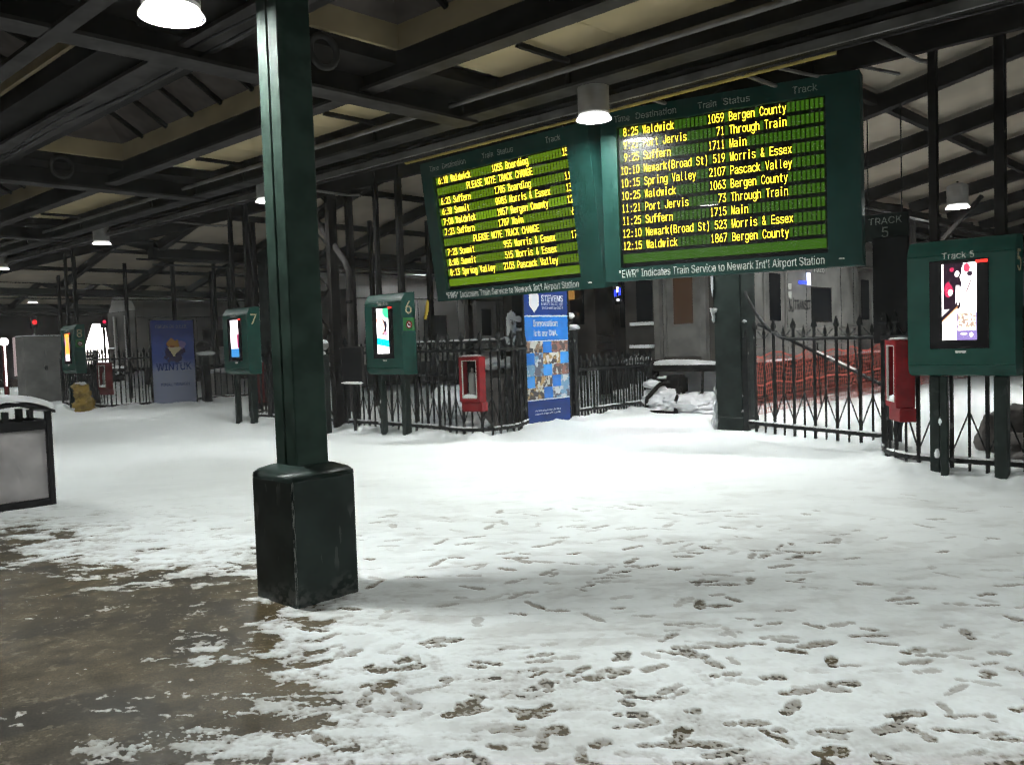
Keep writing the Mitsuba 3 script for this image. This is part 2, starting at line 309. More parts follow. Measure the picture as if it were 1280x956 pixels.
    ni, nj = X.shape; idx = np.arange(ni * nj).reshape(ni, nj)
    f = np.stack([idx[:-1, :-1], idx[1:, :-1], idx[1:, 1:], idx[:-1, 1:]], -1)
    # leave out cells wholly below the floor
    low = (np.maximum(np.maximum(h0[:-1, :-1], h0[1:, :-1]), np.maximum(h0[1:, 1:], h0[:-1, 1:])) < -0.003)
    f = f[~low]
    V = np.stack([X.ravel(), Y.ravel(), h0.ravel()], 1)
    used = np.unique(f); re = np.full(len(V), -1); re[used] = np.arange(len(used))
    scene['snow'] = mikit.ply((V[used], re[f]), 'm_snow', smooth=True, color=col.reshape(-1, 3)[used])
    labels['snow'] = {'label': 'thin trodden snow with footprints over the concourse floor', 'kind': 'structure'}
snow()

# ------------------------------------------------------------------ concourse roof
YS = [1.65 + 7.25 * k for k in range(-2, 8)]       # near edge of each bay; a bay is 5.85 deep, a girder zone 1.4
roof = thing('concourse_roof', 'dark steel concourse roof with tan ceiling panels and skylight wells overhead', 'roof')
ZC = 4.85
Y0, Y1 = YS[0] - 1.4, YS[-1] + 5.85
part(roof, 'deck', box(-6, 9.6, Y0, Y1, 6.0, 6.1), 'm_roofdark')
for y in YS:
    e = y + 5.85
    part(roof, 'ceiling_panel', box(6.36, 7.0, y, e, ZC, ZC + 0.04), 'm_tan')
    m = y + 2.0
    for a, b in ((y, m - 0.006), (m + 0.006, y + 4.0), (y + 4.012, e)):
        part(roof, 'ceiling_panel', box(7.004, 9.5, a, b, ZC, ZC + 0.04), 'm_tan')
    # skylight wells: cream curbs, a ribbed hipped top
    for x0, x1 in ((4.75, 6.27), (0.9, 3.60)):
        sk = f'{roof}__skylight'
        fr = cat([box(x1, x1 + 0.05, y, e, ZC - 0.01, ZC + 0.26), box(x0 - 0.05, x0, y, e, ZC - 0.01, ZC + 0.26), box(x0, x1, e, e + 0.05, ZC - 0.01, ZC + 0.26), box(x0, x1, y - 0.05, y, ZC - 0.01, ZC + 0.26)])
        k = part(roof, 'skylight', fr, 'm_cream')
        xm = (x0 + x1) / 2; zt = ZC + 0.26; zr = ZC + 0.75
        v = A([[x0, y, zt], [x1, y, zt], [x1, e, zt], [x0, e, zt], [xm, y + 0.8, zr], [xm, e - 0.8, zr]])
        part(k, 'glazing', trimesh.Trimesh(v, A([[0, 1, 4], [1, 2, 5], [1, 5, 4], [2, 3, 5], [3, 0, 4], [3, 4, 5]]), process=False), 'm_skyrib')
        for q in np.arange(y + 0.8, e - 0.7, 0.85):
            part(k, 'rib', cat([bar((x1, q, zt - 0.03), (xm, q, zr - 0.03), 0.05, 0.07), bar((x0, q, zt - 0.03), (xm, q, zr - 0.03), 0.05, 0.07)]), 'm_roofdark')
    # girder across, with its flanges and the ring of an old loudspeaker
    gz = e + 0.7
    part(roof, 'cross_girder', cat([box(-6, 9.5, e + 0.06, y + 7.19, 4.70, 4.85), box(-6, 8.0, gz - 0.04, gz + 0.04, 4.46, 4.70)]), 'm_roofdark')
    part(roof, 'girder_flange', box(-6, 8.0, gz - 0.16, gz + 0.16, 4.42, 4.458), 'm_flange')
# long beams
for x0, x1, z0, z1, m in ((6.28, 6.355, 4.56, 4.93, 'm_roofdark'), (3.66, 4.68, 4.66, 4.95, 'm_roofdark'), (7.86, 8.0, 4.50, 4.90, 'm_roofdark'), (-0.2, 0.84, 4.62, 4.95, 'm_roofdark')):
    part(roof, 'long_beam', box(x0, x1, Y0, Y1, z0, z1), m)
part(roof, 'beam_flange', box(6.21, 6.42, Y0, Y1, 4.522, 4.558), 'm_flange')
part(roof, 'cable_tray', box(4.05, 4.42, Y0, Y1, 4.56, 4.60), 'm_flange')
part(roof, 'cable_tray', box(2.86, 3.02, Y0, Y1, 4.41, 4.45), 'm_flange')
part(roof, 'beam_flange', box(7.78, 8.08, Y0, Y1, 4.462, 4.498), 'm_conduit_dark')
def ypipe(x, z, r, mat, y0=Y0, y1=Y1, sag=0.0, seed=0):
    ys = np.linspace(y0, y1, 40)
    return part(roof, 'conduit', tube(np.stack([x + sag * np.sin(ys * 1.3 + seed), ys, z + sag * np.cos(ys * 0.9 + seed * 2)], 1), r, 7), mat, smooth=True)
ypipe(7.62, 4.60, 0.035, 'm_conduit')
ypipe(4.30, 4.54, 0.012, 'm_black', sag=0.03, seed=1)
ypipe(4.16, 4.545, 0.010, 'm_black', sag=0.05, seed=2)
for x, z, r, m in ((8.22, 4.55, 0.03, 'm_conduit_dark'), (8.30, 4.62, 0.025, 'm_conduit_dark'), (8.36, 4.47, 0.03, 'm_conduit_dark'), (8.62, 4.52, 0.035, 'm_conduit_dark'), (8.74, 4.60, 0.03, 'm_conduit'), (8.98, 4.56, 0.028, 'm_conduit_dark'), (9.15, 4.62, 0.04, 'm_conduit_dark')):
    ypipe(x, z, r, m)
part(roof, 'eaves_beam', cat([box(8.40, 8.46, Y0, Y1, 4.40, 4.86), box(8.34, 8.52, Y0, Y1, 4.36, 4.398)]), 'm_roofdark')
part(roof, 'beam_flange', box(8.30, 8.338, Y0, Y1, 4.33, 4.42), 'm_conduit')
part(roof, 'beam_flange', box(8.524, 8.56, Y0, Y1, 4.345, 4.42), 'm_conduit_dark')
part(roof, 'conduit', tube([(8.58, 10.2, 4.335), (8.60, 3.6, 4.345)], 0.022, 7), 'm_conduit_yellow', smooth=True)
part(roof, 'fascia', cat([box(9.44, 9.52, Y0, Y1, 4.40, 5.2)]), 'm_roofdark')
ROWY = [6.4 + 7.25 * k for k in range(0, 6)]
for y in [6.4 + 7.25 * k for k in range(-1, 6)]:       # struts that stiffen the eaves beam
    for dy in (0.0, 3.6):
        part(roof, 'strut', cat([bar((7.0, y + dy, 4.78), (8.40, y + dy, 4.78), 0.055), bar((7.86, y + dy, 4.78), (7.86, y + dy, 4.50), 0.06)]), 'm_roofdark')
for y in (5.2, 4.0, 2.6, 0.6, 12.4, 17.2):     # light brackets beyond the eaves beam
    part(roof, 'bracket', tube([(8.56, y + 0.6, 4.36), (9.45, y + 0.5, 4.32), (9.7, y + 0.45, 4.34)], 0.024, 7), 'm_conduit', smooth=True)
part(roof, 'conduit', tube([(8.6, 4.4, 4.42), (9.3, 4.1, 4.36), (9.5, 3.9, 4.36), (9.9, 3.9, 4.55), (10.6, 3.7, 4.55)], 0.02, 7), 'm_conduit', smooth=True)
for y in YS[2:6]:
    ring = trimesh.creation.torus(0.16, 0.035, 20, 8); ring.apply_transform(trimesh.transformations.rotation_matrix(math.pi / 2, [1, 0, 0]))
    part(roof, 'loudspeaker_ring', moved(ring, (5.3, y + 5.88, 4.62)), 'm_conduit_dark', smooth=True)

# ------------------------------------------------------------------ platform canopies: troughs along the platforms, rafters across
def canopy(yv, label):
    c = thing('platform_canopy', label, 'canopy', )
    X0, X1 = 9.7, 62.0; zv, sl = 4.28, 0.205
    for s in (-1, 1):
        n = 3
        for k in range(n):
            a, b = 7.0 * k / n + 0.01, 7.0 * (k + 1) / n - 0.01
            y0, y1 = yv + s * a, yv + s * b
            for xa in np.arange(X0, X1 - 1, 10.4):
                xb = xa + 10.39
                zz = [zv + 0.16 + sl * q for q in (a, b)]
                part(c, 'roof_panel', hexa([[xa, y0, zz[0]], [xb, y0, zz[0]], [xb, y1, zz[1]], [xa, y1, zz[1]], [xa, y0, zz[0] + .06], [xb, y0, zz[0] + .06], [xb, y1, zz[1] + .06], [xa, y1, zz[1] + .06]]), 'm_canopy')
            part(c, 'purlin', bar((X0, yv + s * b, zv + 0.02 + sl * b), (X1, yv + s * b, zv + 0.02 + sl * b), 0.09, 0.14), 'm_roofdark')
        for x in np.arange(9.9, X1, 2.62):
            part(c, 'rafter', bar((x, yv + s * 0.1, zv - 0.02), (x, yv + s * 7.0, zv - 0.02 + sl * 7.0), 0.16, 0.24), 'm_roofdark')
        part(c, 'edge_beam', bar((X0, yv + s * 7.06, zv + sl * 7.05), (X1, yv + s * 7.06, zv + sl * 7.05), 0.08, 0.5), 'm_roofdark')
    part(c, 'gutter_beam', box(X0, X1, yv - 0.16, yv + 0.16, zv - 0.30, zv - 0.06), 'm_roofdark')
    for x in (20.6, 28.4, 36.2, 44.0):
        part(c, 'column', cat([box(x - 0.1, x + 0.1, yv - 0.1, yv + 0.1, 0, zv - 0.3)]), 'm_roofdark')
        for s in (-1, 1):
            part(c, 'brace', bar((x, yv + s * 0.1, 2.9), (x, yv + s * 1.5, zv + 0.1), 0.08), 'm_roofdark')
    for dz, dy in ((-0.42, 0.35), (-0.36, -0.5), (-0.2, 1.3)):
        part(c, 'conduit', tube([(X0 + .2, yv + dy, zv + dz), (X1, yv + dy, zv + dz)], 0.03, 6), 'm_conduit_dark', smooth=True)
    return c
canopy(7.0, 'pale underside of platform canopy above the silver train at right')
canopy(21.5, 'platform canopy beyond the middle fence, second from the right')
canopy(36.0, 'dim platform canopy at far left behind the blue show banner')
canopy(50.5, 'farthest dark platform canopy at the left end of the concourse')

for k, (x, y, s) in enumerate([(12.6, 30.0, .05), (13.9, 29.2, .06), (14.9, 28.2, .05), (15.3, 27.9, .07), (12.2, 35.0, .05), (16.5, 31.5, .05), (11.2, 19.2, .06), (13.4, 17.4, .05), (14.6, 16.6, .06)]):
    t = thing('slim_post', ('third', 'fifth', 'sixth', 'last', 'first', 'fourth', 'first', 'second', 'third')[k] + (' from the left of the thin dark roof posts beyond the far fences', ' from the left of the thin dark roof posts between numerals 6 and 7')[k > 5], 'post', ('thin posts beyond the far fences', 'thin posts between numerals 6 and 7')[k > 5])
    part(t, 'shaft', cbox(x - s, x + s, y - s, y + s, 0, 4.7, .006), 'm_roofdark'); part(t, 'foot_plate', cbox(x - .13, x + .13, y - .13, y + .13, -.02, .05, .006), 'm_iron')

# ------------------------------------------------------------------ the near column
col = thing('steel_column', 'dark green boxed steel column on a square base in the foreground', 'column')
cx, cy = 3.115, 4.85
def ring_box(a, z): return [[cx - a, cy - a, z], [cx + a, cy - a, z], [cx + a, cy + a, z], [cx - a, cy + a, z]]
part(col, 'base', cbox(cx - .235, cx + .235, cy - .235, cy + .235, -0.02, 0.79, 0.012), 'm_base', smooth=40)
cap = trimesh.convex.convex_hull(A(ring_box(.232, .786) + ring_box(.228, .81) + ring_box(.205, .835) + ring_box(.14, .862)))
part(f'{col}__base', 'cap', cap, 'm_column', smooth=35)
a = 0.120
part(col, 'shaft', cat([cbox(cx - a, cx + a, cy - a, cy - 0.004, .84, 4.72, .008), cbox(cx - a, cx + a, cy + 0.004, cy + a, .84, 4.72, .008), box(cx - a + .01, cx + a - .01, cy - .02, cy + .02, .84, 4.72)]), 'm_shaft', smooth=40)
part(col, 'head_plate', cat([cbox(cx - .2, cx + .2, cy - .2, cy + .2, 4.55, 4.70, .01)]), 'm_column')

# ------------------------------------------------------------------ hanging lamps
lamp_recess = 0.012
SK = [(0.150, 0.0), (0.155, -0.02), (0.200, -0.085), (0.205, -0.10)]
def lamp(x, y, z, label, power=1.0, s=1.0, top=4.8, group='pendant lamps under the station roofs'):
    t = thing('pendant_lamp', label, 'lamp', group)
    P = lambda pr: moved(lathe([(r * s, q * s) for r, q in pr]), (x, y, z))
    part(t, 'housing', cat([P([(0.02, 0.44), (0.10, 0.44), (0.172, 0.40), (0.180, 0.38), (0.180, 0.075), (0.17, 0.062)]), ]), 'm_shade', smooth=35)
    part(t, 'lens_ring', P([(0.205, 0.0), (0.201, 0.012), (0.174, 0.056), (0.166, 0.060)]), 'm_white', smooth=True, em=emit((1.0 * power, 1.02 * power, 0.96 * power), 0.3))
    part(t, 'reflector', P([(0.162, 0.059), (0.170, 0.052), (0.190, 0.024), (0.1945, 0.014)]), 'm_white', smooth=True)
    n = 28; ang = np.arange(n) * 2 * np.pi / n
    v = np.vstack([np.stack([0.188 * s * np.cos(ang) + x, 0.188 * s * np.sin(ang) + y, ang * 0 + z + lamp_recess * s], 1), [[x, y, z + lamp_recess * s]]])
    f = A([[n, (k + 1) % n, k] for k in range(n)])
    part(t, 'bulb', trimesh.Trimesh(v, f, process=False), 'm_white', em=emit((LAMP * power * 0.955, LAMP * power * 1.0, LAMP * power * 0.975), 3.0))
    part(t, 'stem', tube([(x, y, z + .43 * s), (x, y, top)], 0.025, 8), 'm_roofdark', smooth=True)
    return t
lamp(2.66, 5.415, 3.74, 'largest glowing pendant lamp, cut by the top of the picture, left of the near column', top=4.6, power=0.8)
lamp(2.76, -1.41, 3.90, 'pendant lamp behind the viewer over the near snow', top=4.6, power=1.1)
lamp(2.76, 13.09, 3.90, 'pendant lamp left of the picture over the concourse', top=4.6, power=0.35)
nm = ['pendant lamp with grey drum hanging in front of the gap between the departure boards', 'small glowing pendant lamp half hidden behind the near column', 'pendant lamp hanging above the grey cabinet at left', 'pendant lamp at the left edge of the picture', 'far pendant lamp of the concourse row left of the picture']
for k, l in enumerate(nm): lamp(8.27 - (.25 if k == 0 else 0), 6.37 + 7.25 * k - (.19 if k == 0 else 0), 4.18 - (.08 if k == 0 else 0), l, top=4.5, power=(0.60, 0.42, 0.32, 0.34, 0.4)[k])
lamp(13.6, 5.6, 4.05, 'pendant lamp over the platform, hidden behind the right departure board', power=0.65, top=4.5)
lamp(11.5, 8.2, 4.05, 'pendant lamp over the open platform entrance, hidden behind the right departure board', power=1.0, top=4.5)
lamp(19.6, 5.7, 4.05, 'pendant lamp over the platform above the nearest track cabinet at right', s=1.15, power=0.75, top=4.6)
lamp(18.9, 21.6, 4.10, 'small pendant lamp beside the left edge of the left departure board', power=1.5, top=4.6)
lamp(19.2, 38.5, 4.10, 'small far pendant lamp above the blue show banner', power=1.1, top=4.6)
lamp(14.0, 43.5, 4.10, 'tiny far pendant lamp near the red signal at far left', power=1.0, top=4.6)

# ------------------------------------------------------------------ departure boards
YEL = (1.55, 1.20, 0.06)
def led_glyph(ch):
    k = ('led', ch)
    if k not in _glyph:
        m = meshkit.text_mesh(ch, 1.0, 1.0, bold=False); v = A(m.vertices).copy(); w = v[:, 0].max() - v[:, 0].min()
        v[:, 0] -= v[:, 0].min(); tw = {':': 0.22, '.': 0.2, 'i': 0.34, 'l': 0.34, '1': 0.5, 'I': 0.34, '(': 0.4, ')': 0.4, 't': 0.62, 'r': 0.66, 'j': 0.4}.get(ch, 0.86)
        v[:, 0] = v[:, 0] * (tw / w) + (1 - tw) / 2; _glyph[k] = (v, A(m.faces))
    return _glyph[k]
def board(o, yaw, tilt, w, h, sx0, sx1, sy0, sy1, rows, green, bright_row, label, text_gain):
    r = A([math.cos(yaw), math.sin(yaw), 0]); n = A([r[1], -r[0], 0]); u = Z * math.cos(tilt) + n * math.sin(tilt)
    F = Frame(o, r, u); t = thing('departure_board', label, 'departure board', 'departure boards hanging under the roof')
    D = 0.28
    part(t, 'case', cat([F.put(box(0, sx0, 0, h, -D, 0)), F.put(box(sx1, w, 0, h, -D, 0)), F.put(box(sx0, sx1, 0, sy0, -D, 0)), F.put(box(sx0, sx1, sy1, h, -D, 0)), F.put(box(sx0, sx1, sy0, sy1, -D, -0.10))]), 'm_board')
    part(t, 'screen_backing', F.put(box(sx0 + .002, sx1 - .002, sy0 + .002, sy1 - .002, -0.098, -0.06)), 'm_black')
    N, NC = 11, 48
    cw, rh = (sx1 - sx0 - 0.04) / NC, (sy1 - sy0 - 0.03) / N
    for i in range(N):
        y1 = sy1 - 0.015 - i * rh; y0 = y1 - rh * 0.72
        text = (rows[i] if i < len(rows) else '').ljust(NC)
        q = []
        gain = 1.7 if i == bright_row else 1.0
        if i == N - 1:
            q = [F.quad(sx0 + .02 + c * 6 * cw, sx0 + .02 + (c * 6 + 5.96) * cw, y0, y1, -0.056) for c in range(8)]
        else:
            q = [F.quad(sx0 + .02 + (c + .06) * cw, sx0 + .02 + (c + .80) * cw, y0, y1, -0.056) for c in range(NC) if text[c] == ' ']
        k = part(t, 'display_row', cat(q), 'm_black', em=emit([v * gain for v in green], 0.05), kind='stuff')
        vs = []
        for c, ch in enumerate(text):
            if ch == ' ': continue
            v, f = led_glyph(ch)
            vs.append(F.put(trimesh.Trimesh(v * A([cw * 0.98, rh * 0.66, 0.003]) + A([sx0 + .02 + c * cw, y0 + rh * 0.05, -0.054]), f, process=False)))
        if vs: part(k, 'text', cat(vs), 'm_black', em=emit([v * text_gain * (1.25 if i == bright_row else 1.0) for v in YEL], 0.12))
    part(t, 'glass_pane', F.quad(sx0, sx1, sy0, sy1, -0.012), 'm_glass')
    part(t, 'caption', F.put(moved(words('"EWR" Indicates Train Service to Newark Int\'l Airport Station', 0.092, sx1 - sx0 - 0.02 if sx1 < 2.7 else sx1 - sx0 - .03), (sx0 - 0.02, 0.036, 0.0005))), 'm_white', label='white caption lettering along the bottom rim')
    q = .42 * (sx1 - sx0) + sx0
    for wd, wl, wx in (('Time', .2, sx0 - .02), ('Destination', .5, sx0 + .26), ('Train', .22, q), ('Status', .30, q + .3), ('Track', .26, sx1 - .34)):
        part(t, 'heading', F.put(moved(words(wd, .075, wl), (wx, h - .145, .0005))), 'm_headtext')
    part(t, 'sticker', F.rect(sx1 + .11, sx1 + .17, .075, .09, 0.0005, .002), 'm_offwhite')
    for x in (0.5, w - 0.5):
        a = F.o + F.r * x + F.u * h - F.n * D / 2
        part(t, 'hanger', tube([a, a + A([0, 0, 0.55])], 0.025, 8), 'm_roofdark', smooth=True)
    return t
def row(tm, dest, num='', line='', track=''):
    s = tm.rjust(5) + ' ' + dest
    s = s.ljust(26 - len(num) - (0 if num else 0)) if num else s
    s = (s + num).ljust(27) + line
    return (s.ljust(46) + track.rjust(2))[:48]
NOTE = ' ' * 12 + 'PLEASE NOTE TRACK CHANGE'
right_rows = [row('8:25', 'Waldwick', '1059', 'Bergen County'), row('9:21', 'Port Jervis', '71', 'Through Train'), row('9:25', 'Suffern', '1711', 'Main'), row('10:10', 'Newark(Broad St)', '519', 'Morris & Essex'),
              row('10:15', 'Spring Valley', '2107', 'Pascack Valley'), row('10:25', 'Waldwick', '1063', 'Bergen County'), row('11:21', 'Port Jervis', '73', 'Through Train'), row('11:25', 'Suffern', '1715', 'Main'),
              row('12:10', 'Newark(Broad St)', '523', 'Morris & Essex'), row('12:15', 'Waldwick', '1867', 'Bergen County')]
left_rows = [row('6:18', 'Waldwick', '1055', 'Boarding', '15'), NOTE, row('6:23', 'Suffern', '1705', 'Boarding', '11'), row('6:38', 'Summit', '0983', 'Morris & Essex', '13'), row('7:00', 'Waldwick', '1057', 'Bergen County', '12'),
             row('7:23', 'Suffern', '1707', 'Main', '6'), NOTE, row('7:23', 'Summit', '955', 'Morris & Essex', '17'), row('8:08', 'Summit', '515', 'Morris & Essex'), row('8:13', 'Spring Valley', '2103', 'Pascack Valley')]
board((8.688, 6.581, 2.30), -1.315, 0.022, 2.98, 2.06, 0.205, 2.63, 0.155, 1.86, right_rows, (0.015, 0.047, 0.002), -1, 'right and nearer of two green departure boards, its timetable starting 8:25 Waldwick', 0.8)
board((8.945, 9.995, 2.244), -1.590, 0.129, 3.25, 2.07, 0.235, 2.875, 0.155, 1.84, left_rows, (0.052, 0.098, 0.002), 4, 'left and farther of two green departure boards, tilted forward, with track change notices', 1.0)

# ------------------------------------------------------------------ track cabinets with screens
def screen_pic(kind):
    def fn(p, n, uv):
        u, v = uv.x, uv.y
        nz = fbm(u * 6, v * 11, 2.0, 3) - .5
        ell = lambda x, y, rx, ry: dr.sqrt(dr.square((u - x) / rx) + dr.square((v - y) / ry)) + nz * .8
        on = lambda q: smoothstep(1.06, .96, q)
        if kind == 5:
            c = mi.Color3f(1.3, 1.25, 1.2)
            c = mix(c, (.012, .004, .010), smoothstep(.01, 0, u - .60 + .55 * (.98 - v) * .4 + nz * .25) * smoothstep(.40, .41, v) * smoothstep(.05, .06, u))
            c = mix(c, (.42, .02, .07), on(ell(.30, .92, .07, .03))); c = mix(c, (.42, .02, .07), on(ell(.20, .66, .11, .09))); c = mix(c, (.5, .05, .10), on(ell(.72, .93, .10, .06)))
            c = mix(c, (1.1, .95, .95), on(ell(.25, .62, .06, .04))); c = mix(c, (1.2, 1.1, 1.1), on(ell(.45, .86, .06, .04)))
            c = mix(c, (1.3, 1.2, 1.2), smoothstep(.055, .045, dr.abs(u - .45 - .12 * (v - .6))) * smoothstep(.45, .46, v) * smoothstep(.72, .70, v))
            c = mix(c, (.02, .01, .02), on(ell(.80, .86, .08, .03))); c = mix(c, (.10, .03, .05), smoothstep(.02, .012, dr.abs(u - .85 + (.78 - v) * .9)) * smoothstep(.62, .63, v) * smoothstep(.78, .77, v))
            c = mix(c, (.012, .006, .012), smoothstep(.035, .03, dr.abs(v - .28 - .42 * u)) * smoothstep(.46, .45, u))
            c = mix(c, (.55, .20, .07), smoothstep(.012, .008, dr.abs(v - .245 - .42 * u)) * smoothstep(.46, .45, u))
            inset = smoothstep(.425, .43, u) * smoothstep(.355, .35, v)
            c = mix(c, (1.0, .85, .62), inset)
            c = mix(c, (.35, .25, .20), inset * smoothstep(.55, .6, noise(u * 26, v * 46)) * smoothstep(.16, .17, v))
            c = mix(c, (.20, .15, .36), inset * dr.maximum(smoothstep(.125, .12, v), smoothstep(.015, .012, dr.minimum(dr.abs(u - .44), dr.abs(u - .985)))))
            c = mix(c, (1.1, .95, .7), inset * on(ell(.84, .07, .06, .03))); c = mix(c, (.9, .75, .6), inset * on(ell(.63, .08, .12, .018)))
        elif kind == 6:
            c = mi.Color3f(1.1, 1.15, 1.1)
            c = mix(c, (0.05, 0.55, 0.25), smoothstep(0.50, 0.62, fbm(u * 2 + 3, v * 3, 1.0, 2)) * smoothstep(0.55, 0.7, v) * smoothstep(0.35, 0.6, u))
            c = mix(c, (0.85, 0.35, 0.30), smoothstep(0.5, 0.56, fbm(u * 3 + 8, v * 4, 4.0, 2)) * smoothstep(0.40, 0.5, v) * smoothstep(0.6, 0.5, u))
            c = mix(c, (.015, .01, .02), on(ell(.60, .60, .27, .17))); c = mix(c, (.95, .62, .50), on(ell(.47, .60, .20, .13)))
            c = mix(c, (.05, .02, .02), on(ell(.43, .63, .05, .008))); c = mix(c, (.5, .1, .12), on(ell(.42, .54, .06, .010))); c = mix(c, (.9, .30, .40), on(ell(.74, .44, .14, .05)))
            c = mix(c, (0.0, 0.50, 0.55), smoothstep(0.20, 0.21, v + 0.06 * u) * smoothstep(0.36, 0.35, v + 0.06 * u))
        elif kind == 7:
            c = mi.Color3f(1.1, 0.95, 1.0)
            c = mix(c, (0.03, 0.16, 0.38), smoothstep(0.24, 0.22, v))
            c = mix(c, (0.25, 0.02, 0.08), smoothstep(0.80, 0.84, u) * smoothstep(0.62, 0.60, v) * smoothstep(0.22, 0.26, v))
            c = mix(c, (0.35, 0.33, 0.36), smoothstep(0.62, 0.7, noise(u * 14, v * 30)) * smoothstep(0.70, 0.72, v))
        else:
            c = mix((0.7, 0.25, 0.45), (0.9, 0.35, 0.05), smoothstep(0.35, 0.6, fbm(u * 2, v * 3 + 2, 2.0, 2)))
            c = mix(c, (0.9, 0.8, 0.9), smoothstep(0.3, 0.15, v))
        return c * 0.9
    return proc(fn)
def track_sign(x, yl, num, label, deco=True, screen_gain=1.0):
    # the box: front at x facing the concourse, from yl (its left edge) to yl - 1.0, z 1.1 to 2.5
    t = thing('track_cabinet', label, 'information screen', 'green track cabinets along the fence')
    d, y0, y1 = 0.30, yl - 1.0, yl
    prof = [(0, 1.22), (0.012, 1.16), (0.045, 1.115), (0.10, 1.10), (d, 1.10), (d, 2.49), (0.16, 2.49), (0.09, 2.475), (0.03, 2.40), (0.005, 2.33), (0, 2.30)]
    n = len(prof); v = A([[x + q, y, z] for y in (y0, y1) for q, z in prof]); f = []
    for k in range(n):
        k2 = (k + 1) % n; f += [[k, k2, n + k2], [k, n + k2, n + k]]
    for k in range(1, n - 1): f += [[0, k + 1, k], [n, n + k, n + k + 1]]
    part(t, 'case', trimesh.Trimesh(v, A(f), process=False), 'm_cabinet', smooth=30)
    for z in (1.215, 2.325): part(t, 'seam', box(x - .0015, x + .002, y0 + .004, y1 - .004, z - .004, z + .004), 'm_cabinet_seam')
    F = face_x(x, y1, 0)
    part(t, 'screen_frame', F.put(cbox(.22, .77, 1.38, 2.27, -.01, .014, .004)), 'm_black')
    sc = F.quad(.34, .665, 1.465, 2.235, 0.0155)
    part(t, 'screen', sc, 'm_black', em=emit(screen_pic(num), 0.15), uv=A([[0, 0], [1, 0], [1, 1], [0, 1.0]]))
    part(t, 'screen_clock', F.rect(.655, .765, 2.225, 2.255, .0150, .017), 'm_black', em=emit((0.9, 0.03, 0.02), 0.02))
    part(t, 'heading', F.put(moved(words(f'Track {num}', .062, .30, center=True), (.49, 2.285, .0005))), 'm_offwhite')
    part(t, 'maker_plate', F.rect(.46, .56, 1.335, 1.36, .0005, .003), 'm_offwhite')
    G = face_y(x, y0, 0)
    part(t, 'number', G.put(moved(words(str(num), .21, None, bold=False, center=True), (.155, 2.13, .0005))), 'm_gold', label=f'pale numeral {num} on the side')
    if deco:
        part(t, 'sticker', G.rect(.03, .28, 1.84, 2.06, .0005, .0015), 'm_green_sticker')
        dsc = trimesh.creation.cylinder(radius=.06, height=.002, sections=20)
        part(t, 'no_smoking_disc', G.put(moved(dsc, (.155, 1.94, .003))), 'm_offwhite')
        rg = trimesh.creation.torus(.055, .009, 24, 6)
        part(f'{t}__no_smoking_disc', 'red_ring', G.put(cat([moved(rg, (.155, 1.94, .004)), bar((.118, 1.98, .006), (.192, 1.90, .006), .014, .004, up=(0, 0, 1))])), 'm_red')
        part(f'{t}__no_smoking_disc', 'cigarette', G.put(box(.12, .19, 1.932, 1.948, .004, .006)), 'm_black')
    for (a, b, s, top) in ((x + .16, yl - .22, .10, 4.75), (x + .07, yl - .33, .07, 1.1), (x + .16, yl - .84, .12, 4.75)):
        part(t, 'post', cbox(a - s / 2, a + s / 2, b - s / 2, b + s / 2, -0.02, 1.098, .008), 'm_column')
        if top > 2: part(t, 'upper_post', cbox(a - s * .4, a + s * .4, b - s * .4, b + s * .4, 2.485, top, .006), 'm_roofdark')
    for k in range(3):
        part(t, 'snow_clump', blob((x + .02 + .04 * k, yl - .30 - .03 * (k - 1), .30 + .33 * k), (.03, .025, .05), seed=k + num, sub=1), 'm_snowcap', smooth=True)
    return t
track_sign(9.45, 3.24, 5, 'largest green cabinet with a lit screen headed Track 5, at the right edge', deco=False)
track_sign(9.30, 12.32, 6, 'bright green cabinet with numeral 6 and a no smoking sticker, left of the boards')
track_sign(9.20, 17.14, 7, 'dim green cabinet with numeral 7, just left of the near column', deco=False)
track_sign(9.30, 26.75, 8, 'farthest green cabinet with numeral 8 and an orange screen beside the grey locker')
y = thing('yellow_ribbon', 'curved yellow strip on the fence post beside numeral 6', 'ribbon')
part(y, 'strip', tube([(9.68, 11.16, 2.02), (9.70, 11.13, 2.16), (9.69, 11.10, 2.28), (9.66, 11.06, 2.34)], [.02, .03, .028, .012], 6), 'm_yellow', smooth=True)
# hanging TRACK 5 plate
t = thing('track_plate', 'dark hanging plate reading TRACK 5 between right board and green cabinet', 'sign')
F = face_x(11.5, 4.50, 2.74)
part(t, 'plate', F.put(cbox(0, .58, 0, .34, -.04, 0, .005)), 'm_black_green')
part(t, 'lettering', F.put(cat([moved(words('TRACK', .085, .42, center=True), (.29, .21, .0005)), moved(words('5', .13, .085, center=True), (.29, .04, .0005))])), 'm_headtext')
for q in (.08, .50): part(t, 'rod', tube([F.o + F.r * q + Z * .34, F.o + F.r * q + Z * 1.7], .008, 6), 'm_iron')

